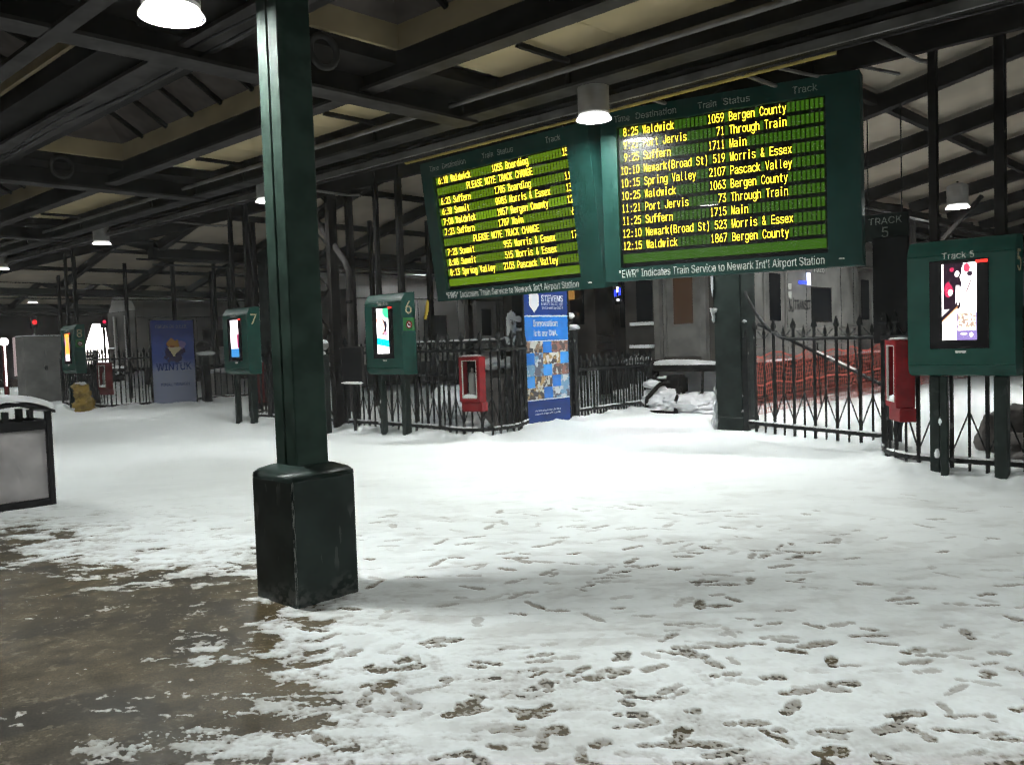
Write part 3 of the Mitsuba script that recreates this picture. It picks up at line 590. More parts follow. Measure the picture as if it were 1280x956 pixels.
# ------------------------------------------------------------------ iron fences
def picket(x, y, z0, z1, s, tip):
    v = []
    for z, q in ((z0, s), (z1, s), (z1 + .012, s * tip), (z1 + .05, s * tip * .9), (z1 + .15, s * .1)):
        v += [[x - q, y - q, z], [x + q, y - q, z], [x + q, y + q, z], [x - q, y + q, z]]
    f = []
    for i in range(4):
        for k in range(4):
            a, b, c, d = 4 * i + k, 4 * i + (k + 1) % 4, 4 * i + 4 + (k + 1) % 4, 4 * i + 4 + k
            f += [[a, b, c], [a, c, d]]
    return trimesh.Trimesh(A(v), A(f), process=False)
def fence(path, label, spacing=0.13, top=1.48, bottom=0.20, braces=True, name='iron_fence', rail_pts=None, caps=True, group='black iron fences along the platforms', every=1, zs=0.02):
    t = thing(name, label, 'fence' if name == 'iron_fence' else 'gate', group)
    p = A(path, float); L = np.r_[0, np.cumsum(np.linalg.norm(np.diff(p, axis=0), axis=1))]
    at = lambda s: A([np.interp(s, L, p[:, 0]), np.interp(s, L, p[:, 1])])
    q = p[::3] if len(p) > 8 else p
    if (q[-1] != p[-1]).any(): q = np.vstack([q, p[-1]])
    def rail(z, w, h):
        return cat([bar((*a, z), (*b, z), w, h) for a, b in zip(q[:-1], q[1:])])
    if rail_pts is None: part(t, 'rail', rail(top, .045, .05), 'm_iron')
    else: part(t, 'rail', tube(rail_pts, .026, 8), 'm_iron', smooth=True)
    part(t, 'rail', rail(bottom, .045, .05), 'm_iron')
    if caps:
        part(t, 'snow_cap', cat([bar((*a, bottom + .035 + .006 * math.sin(9 * i)), (*b, bottom + .035 + .006 * math.sin(9 * i + 9)), .042, .022) for i, (a, b) in enumerate(zip(q[:-1], q[1:])) if i % 4 != 3]), 'm_snowcap')
    n = int(L[-1] / spacing)
    for k in range(n + 1):
        s = L[-1] * k / n; c = at(s); thick = k % 2 == 0
        part(t, 'bar', picket(c[0], c[1], zs, top + (.16 if thick else .05), .017 if thick else .011, 1.9), 'm_iron')
        if braces and not thick and 0 < k < n:
            for sg in (-1, 1):
                e = at(s + sg * L[-1] / n)
                part(t, 'brace', bar((*c, bottom + .52), (*(c + (e - c) * .9), bottom + .12), .012), 'm_iron')
                part(t, 'spike', bar((*(c + (e - c) * .08), top + .02), (*(c + (e - c) * .7), top + .13), .010), 'm_iron')
    for c in (p[0], p[-1]): part(t, 'end_post', cbox(c[0] - .045, c[0] + .045, c[1] - .045, c[1] + .045, -.02, top + .05, .006), 'm_iron')
    return t
fence(PATHS['six'], 'curved iron fence carrying a red extinguisher box, right of numeral 6', spacing=.165)
fence(PATHS['five'], 'iron fence under the largest green cabinet at the right edge', spacing=.165, top=1.50)
fence(PATHS['seven'], 'iron fence behind the dim green cabinet with numeral 7', spacing=.165, braces=False)
fence(PATHS['eight'], 'far curved iron fence beside the blue show banner', braces=False)
fence(PATHS['between'], 'iron fence between numerals 6 and 7, behind the near column', braces=False)
fence(PATHS['along'], 'snowy straight railing in front of the dark train end, right of the tiled banner', top=1.02, bottom=.26, braces=False, spacing=.10)
fence(PATHS['along_eight'], 'far straight railing right of the blue show banner', top=1.1, braces=False, spacing=.2)
gd = GATE5[1] - GATE5[0]; gl = np.linalg.norm(gd)
gp = [(*(GATE5[0] + gd * s), 1.50 + (0.75 * max(0, (s - .62) / .38) ** 2.2)) for s in np.linspace(0, 1, 22)]
fence(GATE5, 'closed iron gate leaf in front of orange netting, its rail curving up to the pillar', spacing=.19, top=1.50, name='iron_gate', rail_pts=gp, group=None)
gd = GATE7[1] - GATE7[0]
gp7 = [(*(GATE7[0] + gd * s), 1.50 + (0.75 * max(0, (s - .62) / .38) ** 2.2)) for s in np.linspace(0, 1, 22)]
fence(GATE7, 'far iron gate leaf behind the near column', spacing=.25, top=1.50, name='iron_gate', rail_pts=gp7, group=None, braces=False)
# rail with snow behind the middle fence
t = thing('guard_rail', 'snow topped tube guard rail behind the fence at numeral 6', 'railing')
part(t, 'top_rail', tube([(11.3, 13.4, 1.62), (11.3, 10.9, 1.62)], .03, 8), 'm_iron', smooth=True)
part(t, 'snow_cap', bar((11.3, 13.4, 1.655), (11.3, 10.9, 1.655), .055, .03), 'm_snowcap')
part(t, 'middle_rail', tube([(11.3, 13.4, 1.0), (11.3, 10.9, 1.0)], .025, 8), 'm_iron', smooth=True)
for q in (10.95, 12.15, 13.35): part(t, 'post', tube([(11.3, q, 0), (11.3, q, 1.62)], .03, 8), 'm_iron', smooth=True)

# gate pillars
def pillar(x, y, label, w=.24):
    t = thing('gate_pillar', label, 'pillar', 'dark gate pillars')
    part(t, 'shaft', cbox(x - w, x + w, y - w, y + w, -.02, 4.35, .015), 'm_black_green')
    part(t, 'foot', cbox(x - w - .02, x + w + .02, y - w - .02, y + w + .02, -.02, .28, .012), 'm_black_green')
    return t
pk = pillar(12.68, 7.03, 'dark square pillar with frozen snow on its left edge, beside the open platform entrance')
rs = random.Random(3)
for k, (z, hh, ww) in enumerate(((.22, .16, .05), (.47, .12, .045), (.68, .07, .03), (1.88, .08, .035), (1.98, .05, .06), (2.42, .16, .022), (2.68, .13, .018), (3.0, .2, .02))):
    part(pk, 'snow_clump', blob((12.43 + rs.uniform(-.02, .03), 7.275, z), (ww, ww * .9, hh), seed=k * 3 + 1, sub=3, amt=.75), 'm_snowcap', smooth=True)
for k, z in enumerate((.38, .62, 1.80)):
    part(pk, 'snow_clump', blob((12.47 + .03 * k, 6.785, z), (.06, .02, .018), seed=k + 20, sub=3, amt=.7), 'm_snowcap', smooth=True)
pillar(12.68, 20.9, 'far dark gate pillar hidden behind the near column')

# built-up roof column with drain pipe behind the near column
t = thing('lattice_column', 'dark built-up column with a slanting drain pipe, right of the near column', 'column')
for a, b in ((9.55, 14.15), (9.55, 13.62), (10.0, 14.15), (10.0, 13.62)): part(t, 'leg', cbox(a - .06, a + .06, b - .06, b + .06, 0, 4.8, .008), 'm_roofdark')
for k in range(11):
    z = .3 + .4 * k; part(t, 'lacing', bar((9.49, 14.15 if k % 2 else 13.62, z), (9.49, 13.62 if k % 2 else 14.15, z + .4), .05, .012), 'm_roofdark')
t = thing('drain_pipe', 'grey drain pipe slanting down beside the green cabinet with numeral 6', 'pipe')
part(t, 'pipe', tube([(9.62, 14.3, 4.25), (9.62, 14.2, 4.1), (9.62, 13.3, 3.2), (9.62, 13.17, 3.0), (9.62, 13.2, .4)], .06, 10), 'm_flange', smooth=True)
for z in (1.4, 2.4): part(t, 'strap', tube([(9.62, 13.18, z), (9.62, 13.18, z + .05)], .07, 10), 'm_roofdark', smooth=True)

# ------------------------------------------------------------------ banners
def banner_board(t, F, w, h, back='m_iron', frame=.03):
    part(t, 'panel', F.put(box(0, w, 0, h, -.02, 0)), back)
sb = thing('university_banner', 'tall blue white banner with photo tiles headed STEVENS, below the left board', 'banner')
F = face_y(11.10, 10.20, .12); BW, BH = 1.18, 2.42
pm('m_navy', worn((0.012, 0.035, 0.16), .15, 3), .35, spec=0.2)
pm('m_blue', worn((0.02, 0.17, 0.55), .15, 4), .35)
pm('m_skyblue', worn((0.05, 0.30, 0.72), .1, 4), .35)
pm('m_banner_white', (0.72, .74, .76), .4)
part(sb, 'frame', F.put(cat([box(-.03, 0, -.03, BH + .03, -.03, .012), box(BW, BW + .03, -.03, BH + .03, -.03, .012), box(0, BW, -.03, 0, -.03, .012), box(0, BW, BH, BH + .03, -.03, .012)])), 'm_iron')
part(sb, 'panel', F.put(box(0, BW, 0, BH, -.02, 0)), 'm_blue')
part(sb, 'footer', F.rect(.005, BW - .005, .01, .42, .0005, .003), 'm_navy')
part(sb, 'header', F.rect(.005, BW - .005, 1.93, 2.41, .0005, .003), 'm_navy')
part(sb, 'rule', F.put(cat([box(.005, BW - .005, .425, .445, .0005, .003), box(.005, BW - .005, 1.90, 1.925, .0005, .003), box(.005, BW - .005, 1.465, 1.48, .0005, .003)])), 'm_banner_white')
part(sb, 'lettering', F.put(cat([moved(words('STEVENS', .11, .60, bold=True), (.46, 2.17, .0035)), moved(words('INSTITUTE OF', .045, .60), (.46, 2.10, .0035)), moved(words('TECHNOLOGY', .045, .60), (.46, 2.03, .0035)),
      moved(words('Innovation', .11, .66, bold=True, center=True), (.56, 1.73, .0035)), moved(words('is in our DNA.', .10, .64, bold=True, center=True), (.56, 1.56, .0035)),
      moved(words('University open house', .03, .7, center=True), (.56, .23, .0035)), moved(words('www.stevens.edu', .03, .7, center=True), (.56, .17, .0035))])), 'm_banner_white')
crest = trimesh.Trimesh(A([[.14, 2.28, 0], [.27, 2.38, 0], [.40, 2.28, 0], [.40, 2.10, 0], [.27, 1.97, 0], [.14, 2.10, 0], [.27, 2.18, .001]]) + A([0, 0, .0035]), A([[6, 1, 0], [6, 2, 1], [6, 3, 2], [6, 4, 3], [6, 5, 4], [6, 0, 5]]), process=False)
part(sb, 'crest', F.put(crest), 'm_banner_white', label='white shield emblem')
def photo_mat(name, cols, sc):
    def fn(p, n, uv):
        a = fbm(p.x * sc, p.z * sc, 1.0, 3); b = fbm(p.x * sc * 1.7 + 9, p.z * sc * 1.7, 4.0, 3)
        return mix(mix(cols[0], cols[1], smoothstep(.42, .56, a)), cols[2], smoothstep(.52, .60, b))
    scene[name] = two({'type': 'principled', 'base_color': proc(fn), 'roughness': .4})
    return name
PH = [photo_mat('m_photo_a', [(.58, .56, .52), (.26, .17, .12), (.05, .05, .06)], 7), photo_mat('m_photo_b', [(.10, .08, .08), (.50, .50, .48), (.25, .12, .10)], 8), photo_mat('m_photo_c', [(.42, .27, .12), (.07, .06, .06), (.60, .58, .54)], 9), photo_mat('m_photo_d', [(.16, .30, .45), (.10, .10, .13), (.50, .53, .56)], 8)]
tiles = [(0, 0, 2, 'a'), (2, 0, 1, 'B'), (3, 0, 2, 'b'), (0, 1, 1, 'B'), (1, 1, 1, 'd'), (2, 1, 2, 'c'), (4, 1, 1, 'S'), (0, 2, 2, 'd'), (2, 2, 1, 'S'), (3, 2, 2, 'b'), (0, 3, 1, 'S'), (1, 3, 2, 'c'), (3, 3, 1, 'B'), (4, 3, 1, 'd'), (0, 4, 2, 'c'), (2, 4, 1, 'B'), (3, 4, 2, 'd')]
cw, ch = (BW - .01) / 5, 1.02 / 5
for i, j, w, m in tiles:
    part(sb, 'photo_tile', F.rect(.005 + i * cw, .005 + (i + w) * cw - .003, 1.465 - (j + 1) * ch + .003, 1.465 - j * ch, .0005, .003), {'a': PH[0], 'b': PH[1], 'c': PH[2], 'd': PH[3], 'B': 'm_blue', 'S': 'm_skyblue'}[m])
for q in (.02, BW - .02): part(sb, 'leg', F.put(box(q - .02, q + .02, -.14, 0, -.02, .0)), 'm_iron')
wb = thing('show_banner', 'dim dark blue banner with golden figure reading WINTUK, far left', 'banner')
F = face_y(10.95, 24.55, .12); BW, BH = 1.28, 2.42
def wint(p, n, uv):
    z = p.z - .12; u = p.x - 10.95
    a = fbm(p.x * 2.2, p.z * 2.2, 3.0, 4); b = fbm(p.x * 9, p.z * 9, 5.0, 3) - .5
    c = mix((0.27, 0.30, 0.42), (0.04, 0.08, 0.32), smoothstep(.9, 1.35, z + (a - .5) * .5))
    c = mix(c, (0.016, 0.035, 0.20), smoothstep(1.75, 2.05, z + (a - .5) * .3))
    ell = lambda x, y, rx, ry: dr.sqrt(dr.square((u - x) / rx) + dr.square((z - y) / ry)) + b * .9
    c = mix(c, (0.03, 0.02, 0.07), smoothstep(1.1, .9, ell(.66, 1.50, .34, .28)))
    c = mix(c, (0.22, 0.16, 0.34), smoothstep(1.1, .9, ell(.90, 1.72, .14, .12)))
    c = mix(c, (0.42, 0.20, 0.03), smoothstep(1.1, .9, ell(.66, 1.72, .19, .16)))
    c = mix(c, (0.55, 0.48, 0.30), smoothstep(.02, .0, dr.abs(u - .68 + b * .1) - .18 * (z - 1.36) / .27) * smoothstep(1.36, 1.38, z) * smoothstep(1.66, 1.62, z))
    c = mix(c, (0.30, 0.10, 0.04), smoothstep(1.1, .9, ell(.62, 1.66, .09, .03)))
    return c
pm('m_wint', proc(wint), .45)
part(wb, 'panel', F.put(box(0, BW, 0, BH, -.02, 0)), 'm_wint')
for q in (-.035, BW): part(wb, 'frame_edge', F.put(box(q, q + .035, -.03, BH + .03, -.03, .012)), 'm_iron')
part(wb, 'lettering', F.put(cat([moved(words('WINTUK', .20, 1.05, bold=True, center=True), (.64, .98, .0005)), moved(words('FINAL SEASON', .085, .86, bold=True, center=True), (.66, .52, .0005))])), 'm_navy')
part(wb, 'title', F.put(moved(words('CIRQUE DU SOLEIL', .085, .95, center=True), (.62, 2.20, .0005))), 'm_headtext')

# ------------------------------------------------------------------ extinguisher boxes
def ext_box(x, y, z, ang, label, mat='m_red', w=.38, h=.72, tail=.05):
    t = thing('extinguisher_box', label, 'fire extinguisher cabinet', 'red extinguisher boxes on the fences')
    r = A([math.sin(ang), -math.cos(ang), 0]); F = Frame((x, y, z), r, Z); d = .20
    part(t, 'case', F.put(cat([cbox(0, .055, 0, h, -d, 0, .006), cbox(w - .055, w, 0, h, -d, 0, .006), box(.05, w - .05, h - .055, h, -d, -.001), box(.05, w - .05, 0, .06, -d, -.001), box(.05, w - .05, .06, h - .055, -d, -d + .02)])), mat, smooth=30)
    part(t, 'lower_panel', F.put(cbox(.02, w + .02, -tail - .1, -.004, -d, -.03, .006)), mat)
    part(t, 'inner_lining', F.put(box(.057, w - .057, .062, h - .057, -d + .0215, -d + .03)), 'm_black')
    cyl = lathe([(.0, .09), (.062, .09), (.066, .11), (.066, .40), (.05, .46), (.02, .48), (.02, .54), (.0, .54)], 16)
    v = A(cyl.vertices)[:, [0, 2, 1]] * A([1, 1, -1]); part(t, 'extinguisher', F.put(trimesh.Trimesh(v + A([w / 2, 0, -.10]), A(cyl.faces), process=False)), 'm_grey_cab', smooth=40)
    part(t, 'snow_clump', F.put(cat([blob((w / 2 - .02, .085, -.05), (.12, .045, .05), 4, 2), blob((w / 2, h + .01, -.1), (.2, .018, .09), 2, 2)])), 'm_snowcap', smooth=True)
    part(t, 'rim', F.put(cat([box(.055, .067, .06, h - .055, -.02, .001), box(w - .067, w - .055, .06, h - .055, -.02, .001), box(.067, w - .067, h - .067, h - .055, -.02, .001), box(.067, w - .067, .06, .072, -.02, .001)])), 'm_offwhite')
    return t
ext_box(9.44, 10.12, .66, .25, 'bright red extinguisher box on the curved fence beside the tiled banner')
ext_box(9.75, 3.59, .76, -0.95, 'red extinguisher box seen edge on, left of the largest cabinet')
ext_box(9.44, 24.62, .66, .25, 'dark red extinguisher box at far left behind the yellow sack', mat='m_darkred')
ext_box(9.9, 17.3, .6, -0.2, 'small red extinguisher box behind numeral 7', mat='m_darkred')

# ------------------------------------------------------------------ litter bin
t = thing('litter_bin', 'metal litter bin with arched snowy lid and a grey bag, at the left edge', 'bin')
bx0, bx1, by0, by1 = 2.62, 3.34, 10.0, 10.62
for a in (bx0, bx1 - .06):
    for b in (by0, by1 - .06): part(t, 'corner_post', cbox(a, a + .06, b, b + .06, -.01, 1.02, .006), 'm_black')
part(t, 'top_rail', cat([box(bx0 + .06, bx1 - .06, by0 + .004, by0 + .05, .83, .93), box(bx0 + .06, bx1 - .06, by1 - .05, by1 - .004, .83, .93), box(bx0 + .004, bx0 + .05, by0 + .06, by1 - .06, .83, .93), box(bx1 - .05, bx1 - .004, by0 + .06, by1 - .06, .83, .93)]), 'm_black')
part(t, 'bottom_rail', cat([box(bx0 + .06, bx1 - .06, by0 + .004, by0 + .05, .0, .09), box(bx0 + .004, bx0 + .05, by0 + .06, by1 - .06, .0, .09), box(bx1 - .05, bx1 - .004, by0 + .06, by1 - .06, .0, .09)]), 'm_black')
part(t, 'inner_bracket', box(bx0 + .25, bx0 + .31, by0 + .02, by0 + .06, .93, 1.04), 'm_black'); part(t, 'inner_bracket', box(bx0 + .47, bx0 + .53, by0 + .3, by0 + .36, .9, 1.05), 'm_black')
# the bag bulges between the posts with creases
nu, nv = 36, 36; U, V = np.meshgrid(np.linspace(0, 1, nu), np.linspace(0, 1, nv), indexing='ij')
bulge = .035 * np.sin(np.pi * U) * np.sin(np.pi * V) + .05 * (meshkit.fbm(np.stack([U * 3 + V * 1.4, V * 1.2, U * 0], -1), 3, 4) - .5) * np.minimum(1, 6 * np.minimum(U, 1 - U))
i = np.arange(nu * nv).reshape(nu, nv); f = np.stack([i[:-1, :-1], i[1:, :-1], i[1:, 1:], i[:-1, 1:]], -1).reshape(-1, 4)
part(t, 'bag', (np.stack([bx0 + .06 + U * (bx1 - bx0 - .12), by0 + .045 - bulge, .07 + V * .77], -1).reshape(-1, 3), f), 'm_bag', smooth=True)
part(t, 'bag_side', (np.stack([bx0 + .045 - bulge, by0 + .06 + U * (by1 - by0 - .12), .07 + V * .77], -1).reshape(-1, 3), f), 'm_bag', smooth=True)
part(t, 'liner', box(bx0 + .07, bx1 - .05, by0 + .12, by1 - .03, .02, .80), 'm_under')
def arch(z0, rise, x0, x1, y0, y1, th, n=14):
    xs = np.linspace(x0, x1, n); zs = z0 + rise * (1 - ((xs - (x0 + x1) / 2) / ((x1 - x0) / 2)) ** 2)
    return cat([hexa([[xs[k], y0, zs[k]], [xs[k + 1], y0, zs[k + 1]], [xs[k + 1], y1, zs[k + 1]], [xs[k], y1, zs[k]], [xs[k], y0, zs[k] + th], [xs[k + 1], y0, zs[k + 1] + th], [xs[k + 1], y1, zs[k + 1] + th], [xs[k], y1, zs[k] + th]]) for k in range(n - 1)])
part(t, 'lid', arch(1.00, .09, bx0 - .03, bx1 + .03, by0 - .03, by1 + .03, .03), 'm_black', smooth=30)
part(t, 'snow_cap', arch(1.030, .115, bx0 - .025, bx1 + .02, by0 - .025, by1, .065), 'm_snowcap', smooth=30)

# ------------------------------------------------------------------ things by the fence
t = thing('notice_frame', 'black square notice board edged with snow, left of numeral 6', 'board')
F = face_x(9.2, 12.92, .96)
part(t, 'panel', F.put(box(0, .62, 0, .62, -.03, 0)), 'm_black')
part(t, 'edge', F.put(cat([box(.60, .622, 0, .64, -.025, .01), box(0, .60, .62, .64, -.025, .01)])), 'm_flange')
part(t, 'snow_ledge', F.put(blob((.31, .0, 0), (.31, .025, .03), 2, 2)), 'm_snowcap', smooth=True)
part(t, 'stake', F.put(box(.28, .34, -.85, 0, -.03, -.005)), 'm_iron')
t = thing('globe_post', 'fence post with a snow covered ball on top, right of the near column', 'post')
part(t, 'shaft', cbox(9.10, 9.22, 13.33, 13.45, 0, 1.5, .008), 'm_black_green')
part(t, 'ball', blob((9.16, 13.39, 1.64), (.085, .085, .085), 1, 2, .05), 'm_grey_cab', smooth=True)
part(t, 'snow_clump', cat([blob((9.16, 13.39, 1.69), (.08, .08, .055), 2, 2, .15), blob((9.12, 13.45, 1.50), (.08, .14, .04), 3, 2), blob((9.10, 13.52, 1.42), (.05, .12, .04), 4, 2)]), 'm_snowcap', smooth=True)
t = thing('end_post', 'slim iron post with two snow clumps at the right side of the tiled banner', 'post')
part(t, 'shaft', cbox(12.42, 12.54, 10.18, 10.30, 0, 1.78, .008), 'm_iron')
part(t, 'snow_clump', cat([blob((12.46, 10.22, 1.82), (.12, .12, .055), 5, 2), blob((12.40, 10.24, 2.04), (.09, .09, .06), 6, 2), blob((12.44, 10.2, .08), (.22, .22, .1), 7, 2)]), 'm_snowcap', smooth=True)
part(t, 'knob', blob((12.42, 10.24, 1.97), (.05, .05, .05), 1, 1, .05), 'm_iron', smooth=True)
t = thing('yellow_sack', 'crumpled dull yellow sack on the snow at far left', 'sack')
part(t, 'body', cat([blob((9.27, 25.2, .20), (.27, .32, .27), 3, 4, .55), blob((9.32, 25.34, .50), (.19, .27, .26), 5, 4, .6), blob((9.26, 25.5, .74), (.13, .26, .10), 7, 4, .7)]), 'm_yellow_sack', smooth=True)
part(t, 'snow_cap', blob((9.30, 25.42, .83), (.12, .24, .04), 6, 3, .6), 'm_snowcap', smooth=True)
t = thing('grey_locker', 'tall pale grey metal locker with double doors at far left', 'locker')
part(t, 'case', cbox(9.75, 11.05, 31.4, 32.2, .06, 2.30, .01), 'm_grey_cab')
F = face_y(9.75, 31.4, 0)
part(t, 'door', F.rect(.03, .645, .14, 2.24, .0005, .012), 'm_grey_cab'); part(t, 'door', F.rect(.655, 1.27, .14, 2.24, .0005, .012), 'm_grey_cab')
part(t, 'handle', F.put(cbox(.60, .70, 1.16, 1.30, .012, .04, .006)), 'm_iron')
part(t, 'snow_cap', F.put(box(.0, 1.3, 2.302, 2.33, -.8, .01)), 'm_snowcap')
t = thing('low_cabinet', 'low dark double cabinet beside the grey locker', 'cabinet')
part(t, 'case', cbox(11.1, 11.95, 31.0, 31.6, .03, .92, .01), 'm_conduit_dark')
F = face_y(11.1, 31.0, 0)
for q in (.03, .44): part(t, 'door', F.rect(q, q + .38, .10, .85, .0005, .012), 'm_conduit_dark')
for q in ((.05, .36, .925, .95, -.3, .01), (.5, .8, .925, .95, -.3, .01), (.0, .85, .03, .06, .01, .06)): part(t, 'snow_cap', F.put(box(*q)), 'm_snowcap')
t = thing('covered_post', 'leaning black post capped with snow right of the blue show banner', 'post')
part(t, 'shaft', bar((12.55, 24.5, 0), (12.5, 24.5, 1.5), .22), 'm_iron')
part(t, 'head', blob((12.5, 24.5, 1.72), (.2, .2, .22), 2, 2), 'm_iron', smooth=True)
part(t, 'snow_clump', blob((12.55, 24.45, 1.55), (.28, .25, .07), 3, 2), 'm_snowcap', smooth=True)
t = thing('utility_box', 'grey utility box with rounded snowy top right of the blue show banner', 'box')
part(t, 'case', cbox(13.2, 13.95, 25.2, 25.8, 0, .95, .05), 'm_grey_cab', smooth=40)
part(t, 'snow_cap', blob((13.57, 25.5, .97), (.42, .35, .1), 3, 2, .15), 'm_snowcap', smooth=True)
t = thing('boulder', 'dark rounded rock half buried in snow behind the right fence', 'rock')
part(t, 'body', blob((11.9, 2.85, .22), (.42, .36, .42), 4, 3, .35), 'm_rock', smooth=True)
t = thing('boulder', 'low black rubble heap beside the rock at the right edge', 'rock')
part(t, 'body', blob((11.3, 2.35, .1), (.7, .45, .3), 9, 3, .5), 'm_rock', smooth=True)
t = thing('barrier_pole', 'black slanting pole behind the bars of the iron gate', 'pole')
part(t, 'pole', tube([(13.6, 7.1, 1.75), (12.6, 4.5, .72)], .028, 8), 'm_iron', smooth=True)
part(t, 'snow_cap', bar((13.12, 5.86, 1.29), (12.85, 5.16, 1.015), .035, .018), 'm_snowcap')
# snow covered mound and bumping block behind the middle fence
def buffer_block(x, y, label):
    t = thing('bumping_block', label, 'buffer stop', 'snow covered buffer stops')
    prof = A([(0, 0), (0, .35), (.25, .95), (.6, 1.15), (1.1, 1.2), (1.25, .9), (1.25, 0)]); n = len(prof)
    v = A([[x + a, q, z] for q in (y - .45, y + .45) for a, z in prof]); f = []
    for k in range(n): f += [[k, (k + 1) % n, n + (k + 1) % n], [k, n + (k + 1) % n, n + k]]
    for k in range(1, n - 1): f += [[0, k + 1, k], [n, n + k, n + k + 1]]
    part(t, 'block', trimesh.Trimesh(v, A(f), process=False), 'm_rock', smooth=25)
    part(t, 'snow_cap', cat([blob((x + .75, y, 1.2), (.65, .5, .12), 3, 3, .2), blob((x + .1, y + .5, .30), (.6, .7, .45), 5, 4, .5)]), 'm_snowcap', smooth=True)
    return t
buffer_block(10.9, 11.2, 'snow covered buffer stop behind the red box on the curved fence')
t = thing('valve_stand', 'snow plastered valve stand behind the curved fence, left of the tiled banner', 'valve')
part(t, 'stem', tube([(11.4, 10.75, 0), (11.4, 10.75, 2.0)], .06, 8), 'm_rock', smooth=True)
part(t, 'snow_clump', cat([blob((11.38, 10.77, 1.92), (.06, .10, .20), 3, 4, .9), blob((11.38, 10.70, 1.62), (.13, .17, .08), 4, 4, .8), blob((11.40, 10.62, 2.0), (.05, .09, .05), 6, 3, .7)]), 'm_snowcap', smooth=True)

# ------------------------------------------------------------------ orange safety netting
def netting(a, b, label, h=1.22, sag=.05):
    t = thing('safety_netting', label, 'safety netting', 'orange safety netting')
    a, b = A(a, float), A(b, float); L = np.linalg.norm(b - a); n = int(L / .5) + 1
    top = lambda s: h - sag * abs(math.sin(s * 1.7)) - .05 * math.sin(s * 5)
    d = (b - a) / L; nrm = A([-d[1], d[0]])
    P = lambda s, z: (*(a + d * s + nrm * .06 * math.sin(s * 3 + z * 2)), z)
    ms = []
    S = np.linspace(0, L, max(8, int(L / .25)))
    for k in range(13):
        fr = k / 12
        ms += [bar(P(s0, .12 + (top(s0) - .12) * fr), P(s1, .12 + (top(s1) - .12) * fr), .005, .03 if k in (6, 12) else .008) for s0, s1 in zip(S[:-1], S[1:])]
    for s in np.arange(0, L, .09): ms.append(bar(P(s, .12), P(s, top(s)), .005, .008))
    part(t, 'mesh_strands', cat(ms), 'm_mesh_orange', kind='stuff')
    for s in np.arange(0.05, L, 2.0): part(t, 'stake', tube([P(s, 0), P(s, h + .15)], .018, 6), 'm_iron', smooth=True)
    return t
netting((13.4, 7.75), (13.0, 7.1), 'crumpled orange netting right behind the pillar')
netting((13.4, 7.7), (30, 7.9), 'long orange safety netting along the platform edge before the silver train')

